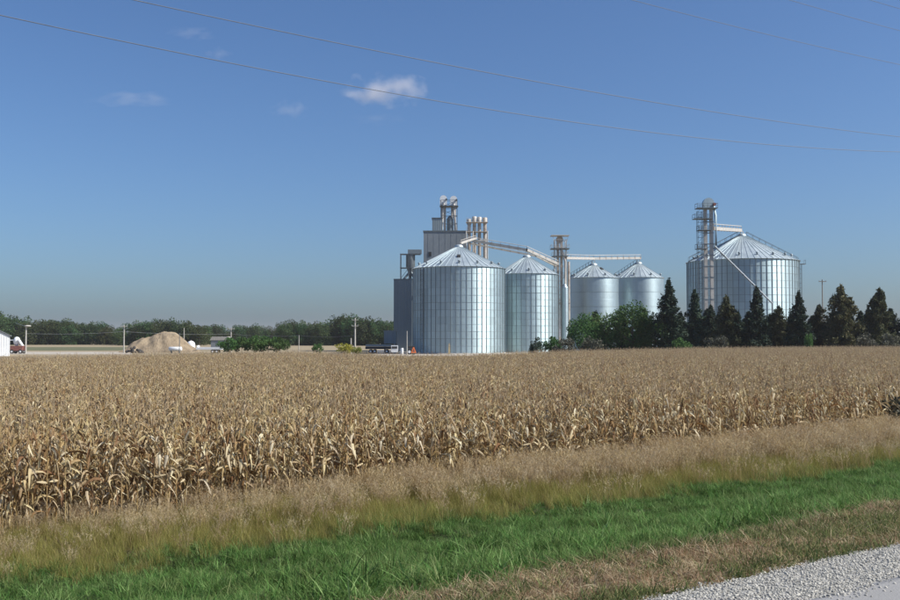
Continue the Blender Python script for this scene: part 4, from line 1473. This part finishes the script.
for wi, (l, pts3) in enumerate(wires):
    tt = np.array([p[0] for p in pts3]) * WS
    hh = np.array([p[1] for p in pts3]) * WS
    if wi < 2:
        co = np.polyfit(tt, hh, 2)
    else:
        c2 = .0012
        b1 = np.polyfit(tt, hh - c2 * (tt - 10) ** 2, 1)
        co = np.array([c2, b1[0] - 2 * c2 * 10, b1[1] + c2 * 100])
    pts = [st(WS, float(t), CAMZ + float(np.polyval(co, t))) for t in np.linspace(T0, T1, 90)]
    side = (-1) ** wi
    o = MB().tube(pts, .0085 if wi < 2 else .007, 6).build('power_line', M['cable'])
    tag(o, l, 'power line')
    for (e, z0), p in zip(polespec, (pts[0], pts[-1])):
        z = p.z - z0
        ca = MB().box((0, 0, z - .28), (.14, 1.0, .12)).build('crossarm', M['wood_pole'], e)
        MB().lathe([(.05, -.22), (.07, -.1), (.05, 0)], 8, (0, 0, z)).build('insulator', M['ceramic'], ca)

# ------------------------------------------------------------------ yard things at the left
# white shed, gable end towards the viewer
ds = 207
sa = R(28)
sh = empty('white_shed', (X(10, ds) - 6 * math.cos(sa) - 9 * math.sin(sa), ds - 6 * math.sin(sa) + 9 * math.cos(sa), 0), sa)
tag(sh, 'white metal shed with a low gable cut off by the left edge', 'shed')
pk_ = 4.3 + 3.0
MB().prism([(-6, 0), (6, 0), (6, 4.3), (0, pk_), (-6, 4.3)], -9, 9).build('wall', M['white'], sh)
rb = MB().box((0, 0, 0), (.06, .05, 1)).mesh('cladding_rib', M['white'])
for k in range(25):
    x = -5.9 + k * .49
    hh = pk_ - abs(x) * .5 - .12
    o = link('cladding_rib', rb, sh, (x, -9.02, hh / 2)); o.scale.z = hh
for sx in (-1, 1):
    L_ = math.hypot(6.35, 3.17)
    o = MB().box((0, 0, 0), (L_, 18.6, .12)).build('roof', M['shed_roof'], sh, (sx * 3.17, 0, pk_ - 1.585 + .14))
    o.rotation_euler.y = sx * math.atan2(3.0, 6.0)
o = MB().box((-1.5, -9.06, 1.7), (3.6, .08, 3.4)).build('door', M['white'], sh)
MB().box((.1, -9.13, 1.2), (.06, .06, .3)).build('door_handle', M['dark'], o)

def wheel(parent, loc, r, w):
    o = MB().tube([(0, -w / 2, 0), (0, w / 2, 0)], r, 16).build('wheel', M['tyre'], parent, loc)
    MB().tube([(0, -w / 2 - .02, 0), (0, w / 2 + .02, 0)], r * .5, 12).build('rim', M['white'], o)
    return o

dw = 236
wg = empty('farm_wagon', (X(18.5, dw), dw, 0))
tag(wg, 'red farm wagon with a white rounded hopper beside the white shed', 'farm wagon')
MB().prism([(-1.5, .7), (1.2, .7), (1.6, 1.9), (-1.8, 1.9)], -1.1, 1.1).build('box', M['red_paint'], wg)
MB().box((-.1, 0, .6), (3.6, 1.0, .2)).build('chassis', M['frame_steel'], wg)
MB().lathe([(.3, 1.9), (.7, 2.5), (.8, 3.3), (.55, 3.9), (.2, 4.1)], 16, (-.4, 0, 0)).build('hopper', M['white'], wg)
MB().bar((.3, -.6, 3.5), (1.35, -.6, 1.9), .9, .25).build('chute', M['white'], wg)
MB().bar((-2.6, -.3, 3.3), (-.6, -.3, 3.3), .22).build('auger', M['white'], wg)
for sx in (-1.1, 1.0):
    for sy in (-1.0, 1.0):
        wheel(wg, (sx, sy, .5), .5, .3)

# sand pile
dp = 256
cx = X(161, dp)
bm = bmesh.new()
bmesh.ops.create_grid(bm, x_segments=90, y_segments=60, size=1)
for v in bm.verts:
    x, y = v.co.x * 11.5, v.co.y * 8
    px = 161 + x * F / dp
    hprof = np.interp(px, [124, 130, 136, 143, 152, 158, 163, 170, 176, 182, 188, 194, 199], [0, 1.4, 2.9, 3.7, 3.9, 4.8, 5.3, 5.35, 4.9, 3.6, 2.2, .9, 0])
    ry = max(0, 1 - (abs(y) / 7.2) ** 1.25)
    h = float(hprof) * min(1.0, ry * 1.15)
    h += .10 * math.sin(x * 2.1 + y) * (h > .2) + .12 * math.sin(x * .9 - y * 1.6) * (h > .2) + random.uniform(-.07, .07) * (h > .2)
    ridge = math.exp(-((x + 2.4 - .5 * y) / .7) ** 2) * .35 * (h > .3)
    v.co = Vector((x, y, h + ridge - .05))
me = bpy.data.meshes.new('sand_pile'); bm.to_mesh(me); bm.free()
me.materials.append(M['sand'])
sp_ = link('sand_pile', me, None, (cx, dp, 0))
tag(sp_, 'big tan sand pile in the yard left of the green hedge', 'sand pile')

def rock(parent, loc, s):
    bm = bmesh.new(); bmesh.ops.create_icosphere(bm, subdivisions=1, radius=s)
    for v in bm.verts: v.co *= random.uniform(.7, 1.15)
    me = bpy.data.meshes.new('chunk'); bm.to_mesh(me); bm.free(); me.materials.append(M['rubble'])
    return link('chunk', me, parent, loc)
rh = empty('rubble_heap', (X(134, 243), 243, 0))
tag(rh, 'dark rubble heap at the left foot of the sand pile', 'rubble')
for i in range(34):
    x = random.uniform(-2.4, 2.4); u = 1 - abs(x) / 2.7
    rock(rh, (x, random.uniform(-1, 1) * u, random.uniform(0.1, 1.5) * u + .1), random.uniform(.25, .5))

# lying white tank before the pile
tk = empty('lying_tank', (X(175.5, 238), 238, 0))
tag(tk, 'low white lying tank in front of the sand pile', 'tank')
MB().tube([(-1.6, 0, 1.1), (-1.5, 0, 1.1), (1.5, 0, 1.1), (1.6, 0, 1.1)], [.35, .55, .55, .35], 14).build('shell', M['white'], tk)
for sx in (-1, 1):
    MB().box((sx, 0, .35), (.2, .9, .7)).build('saddle', M['frame_steel'], tk)
# round white tank right of the pile
rtk = empty('round_tank', (X(191, 268), 268, 0))
tag(rtk, 'white domed tank peeping out behind the right foot of the sand pile', 'tank')
MB().lathe([(1.15, 0), (1.15, 2.0), (.95, 2.55), (.5, 2.85), (.12, 2.95)], 18).build('shell', M['white'], rtk)
MB().tube([(0, 0, 2.9), (0, 0, 3.15)], .22, 10).build('lid', M['pale_pole'], rtk)
# white trailer
tr = empty('white_trailer', (X(210, 238), 238, 0))
tag(tr, 'long low white trailer between the sand pile and the green hedge', 'trailer')
MB().box((0, 0, 1.25), (6.2, 2.2, .55)).build('bed', M['white'], tr)
MB().box((-2.9, 0, 1.75), (.2, 2.2, .5)).build('headboard', M['white'], tr)
for sx in (.9, 1.9):
    for sy in (-.9, .9):
        wheel(tr, (sx, sy, .48), .48, .28)
MB().bar((-3.1, 0, .9), (-4.3, 0, .6), .12).build('drawbar', M['frame_steel'], tr)
# low far building
fb = empty('low_building', (X(221.5, 300), 300, 0))
tag(fb, 'low building with pale grey roof behind the white trailer', 'building')
MB().box((0, 0, 1.5), (5.6, 4, 3.0)).build('wall', M['house_grey'], fb)
MB().prism([(-3.1, 3.0), (3.1, 3.0), (2.4, 4.1), (-2.4, 4.1)], -2.2, 2.2).build('roof', M['pale_pole'], fb)
MB().box((1, -2.03, 1.1), (1.0, .08, 2.1)).build('door', M['dark'], fb)

# dark flatbed trailer, white van, barrel, sign by the elevator
ft = empty('flatbed_trailer', (X(379, 240), 240, 0))
tag(ft, 'long dark flatbed trailer left of the loading shed', 'trailer')
MB().box((0, 0, 1.35), (6.6, 2.4, .6)).build('bed', M['dark'], ft)
MB().box((0, 0, 1.95), (6.4, 2.2, .5)).build('load', M['seam'], ft)
for sx in (-2.0, -1.0, 2.0):
    for sy in (-1, 1):
        wheel(ft, (sx, sy, .5), .5, .3)
vn = empty('white_van', (X(395, 233), 233, 0), R(90))
tag(vn, 'small white van seen from behind at the foot of the loading shed', 'van')
MB().prism([(-2.0, .4), (2.0, .4), (2.1, 1.0), (1.3, 1.25), (.7, 2.05), (-2.0, 2.05)], -.8, .8).build('body', M['white'], vn)
MB().box((-2.03, 0, 1.55), (.06, 1.3, .55)).build('rear_window', M['dark'], vn)
for sx in (-1.3, 1.3):
    for sy in (-.75, .75):
        wheel(vn, (sx, sy, .36), .36, .22)
br = empty('white_barrel', (X(402, 226), 226, 0))
tag(br, 'small white barrel between the white van and the slim grey pole', 'barrel')
MB().lathe([(.30, 0), (.36, .3), (.36, 1.2), (.30, 1.5)], 14).build('shell', M['white'], br)
MB().lathe([(.12, 0), (.12, .1)], 10, (0, 0, 1.5)).build('lid', M['dark'], br)
sg_ = empty('warning_sign', (X(413.7, 219), 219, 0))
tag(sg_, 'orange triangular warning sign before the left edge of the largest left silo', 'sign')
MB().tube([(0, 0, -.2), (0, 0, 1.0)], .05, 8).build('post', M['frame_steel'], sg_)
MB().prism([(-.62, .45), (.62, .45), (.12, 1.75), (-.12, 1.75)], -.10, -.05).build('plate', M['orange'], sg_)
MB().prism([(-.30, .72), (.30, .72), (.05, 1.35), (-.05, 1.35)], -.115, -.102).build('inner_triangle', M['red_paint'], sg_)
tl = empty('dark_cart', (X(411.5, 224), 224, 0))
tag(tl, 'dark low cart behind the orange triangular sign', 'cart')
MB().box((0, 0, 1.75), (1.5, 1.0, .5)).build('box', M['dark'], tl)
MB().box((0, 0, 1.4), (1.3, .8, .2)).build('chassis', M['frame_steel'], tl)
for sx in (-.45, .45):
    for sy in (-.5, .5):
        wheel(tl, (sx, sy, .65), .65, .2)
ps = empty('tan_marker_post', (X(449.3, 226), 226, 0))
tag(ps, 'short tan marker post at the foot of the largest left silo', 'post')
MB().prism([(-.22, 0), (.22, 0), (.2, 1.9), (.08, 2.6), (-.08, 2.6), (-.2, 1.9)], -.1, .1).build('shaft', M['yellow_paint'], ps)
MB().box((0, 0, 1.95), (.5, .3, .12)).build('band', M['rust_leg'], ps)

# ------------------------------------------------------------------ clouds: soft volumes high up
def cloud(px, py, w_px, h_px, dens, label, seed, d=5000):
    c = P(px, py, d)
    sx, sz = w_px / 2 * d / F, h_px / 2 * d / F
    m, nt, out = new_mat('cloud_vapour')
    tc = nt.nodes.new('ShaderNodeTexCoord')
    ln = nt.nodes.new('ShaderNodeVectorMath'); ln.operation = 'LENGTH'
    nt.links.new(tc.outputs['Object'], ln.inputs[0])
    mp = nt.nodes.new('ShaderNodeMapping')
    mp.inputs['Location'].default_value = (seed * 3.1, seed * 1.7, 0)
    mp.inputs['Scale'].default_value = (1.9, 1.0, 1.0)
    nt.links.new(tc.outputs['Object'], mp.inputs[0])
    nz = noise(nt, 1.3, 2.5, mp.outputs[0], .5)
    v = math_node(nt, 'SUBTRACT', math_node(nt, 'MULTIPLY_ADD', nz, 2.2, -.35), math_node(nt, 'MULTIPLY', ln.outputs['Value'], 1.05))
    v = math_node(nt, 'MULTIPLY', math_node(nt, 'MAXIMUM', v, 0.0), dens)
    vol = nt.nodes.new('ShaderNodeVolumePrincipled')
    vol.inputs['Color'].default_value = (.95, .93, .95, 1)
    vol.inputs['Anisotropy'].default_value = .1
    nt.links.new(v, vol.inputs['Density'])
    nt.links.new(vol.outputs[0], out.inputs['Volume'])
    bm = bmesh.new(); bmesh.ops.create_icosphere(bm, subdivisions=3, radius=1.0)
    me = bpy.data.meshes.new('cloud'); bm.to_mesh(me); bm.free()
    me.materials.append(m)
    o = link('cloud', me, None, c)
    o.scale = (sx, sz * 1.3, sz)
    return tag(o, label, 'cloud')
cloud(385, 90, 104, 40, .010, 'brightest small white cloud, left of the sky centre', 1.3)
cloud(133, 99, 110, 20, .0035, 'faint flat wisp of cloud at the far left', 2.1)
cloud(192, 33, 64, 16, .0028, 'faint small wisp of cloud near the top left', 3.7)
cloud(291, 109, 48, 24, .0028, 'faint round wisp of cloud between the left wisp and the bright cloud', 4.4)
cloud(378, 119, 74, 16, .0018, 'barely visible wisp of cloud just below the bright cloud', 5.2)
cloud(219, 54, 36, 16, .0026, 'tiny wisp of cloud on the lower long wire at the upper left', 6.6)

# ------------------------------------------------------------------ thin autumn haze over the land
hz = MB().box((0, 0, 22), (17600, 17600, 48)).build('haze', None)
hm, nt, out = new_mat('thin_haze')
vol = nt.nodes.new('ShaderNodeVolumePrincipled')
vol.inputs['Color'].default_value = (.92, .93, 1.0, 1)
vol.inputs['Density'].default_value = 0.0001
vol.inputs['Anisotropy'].default_value = .3
nt.links.new(vol.outputs[0], out.inputs['Volume'])
hz.data.materials.append(hm)
tag(hz, 'thin pale haze in the air over the whole field', 'haze', kind='stuff')
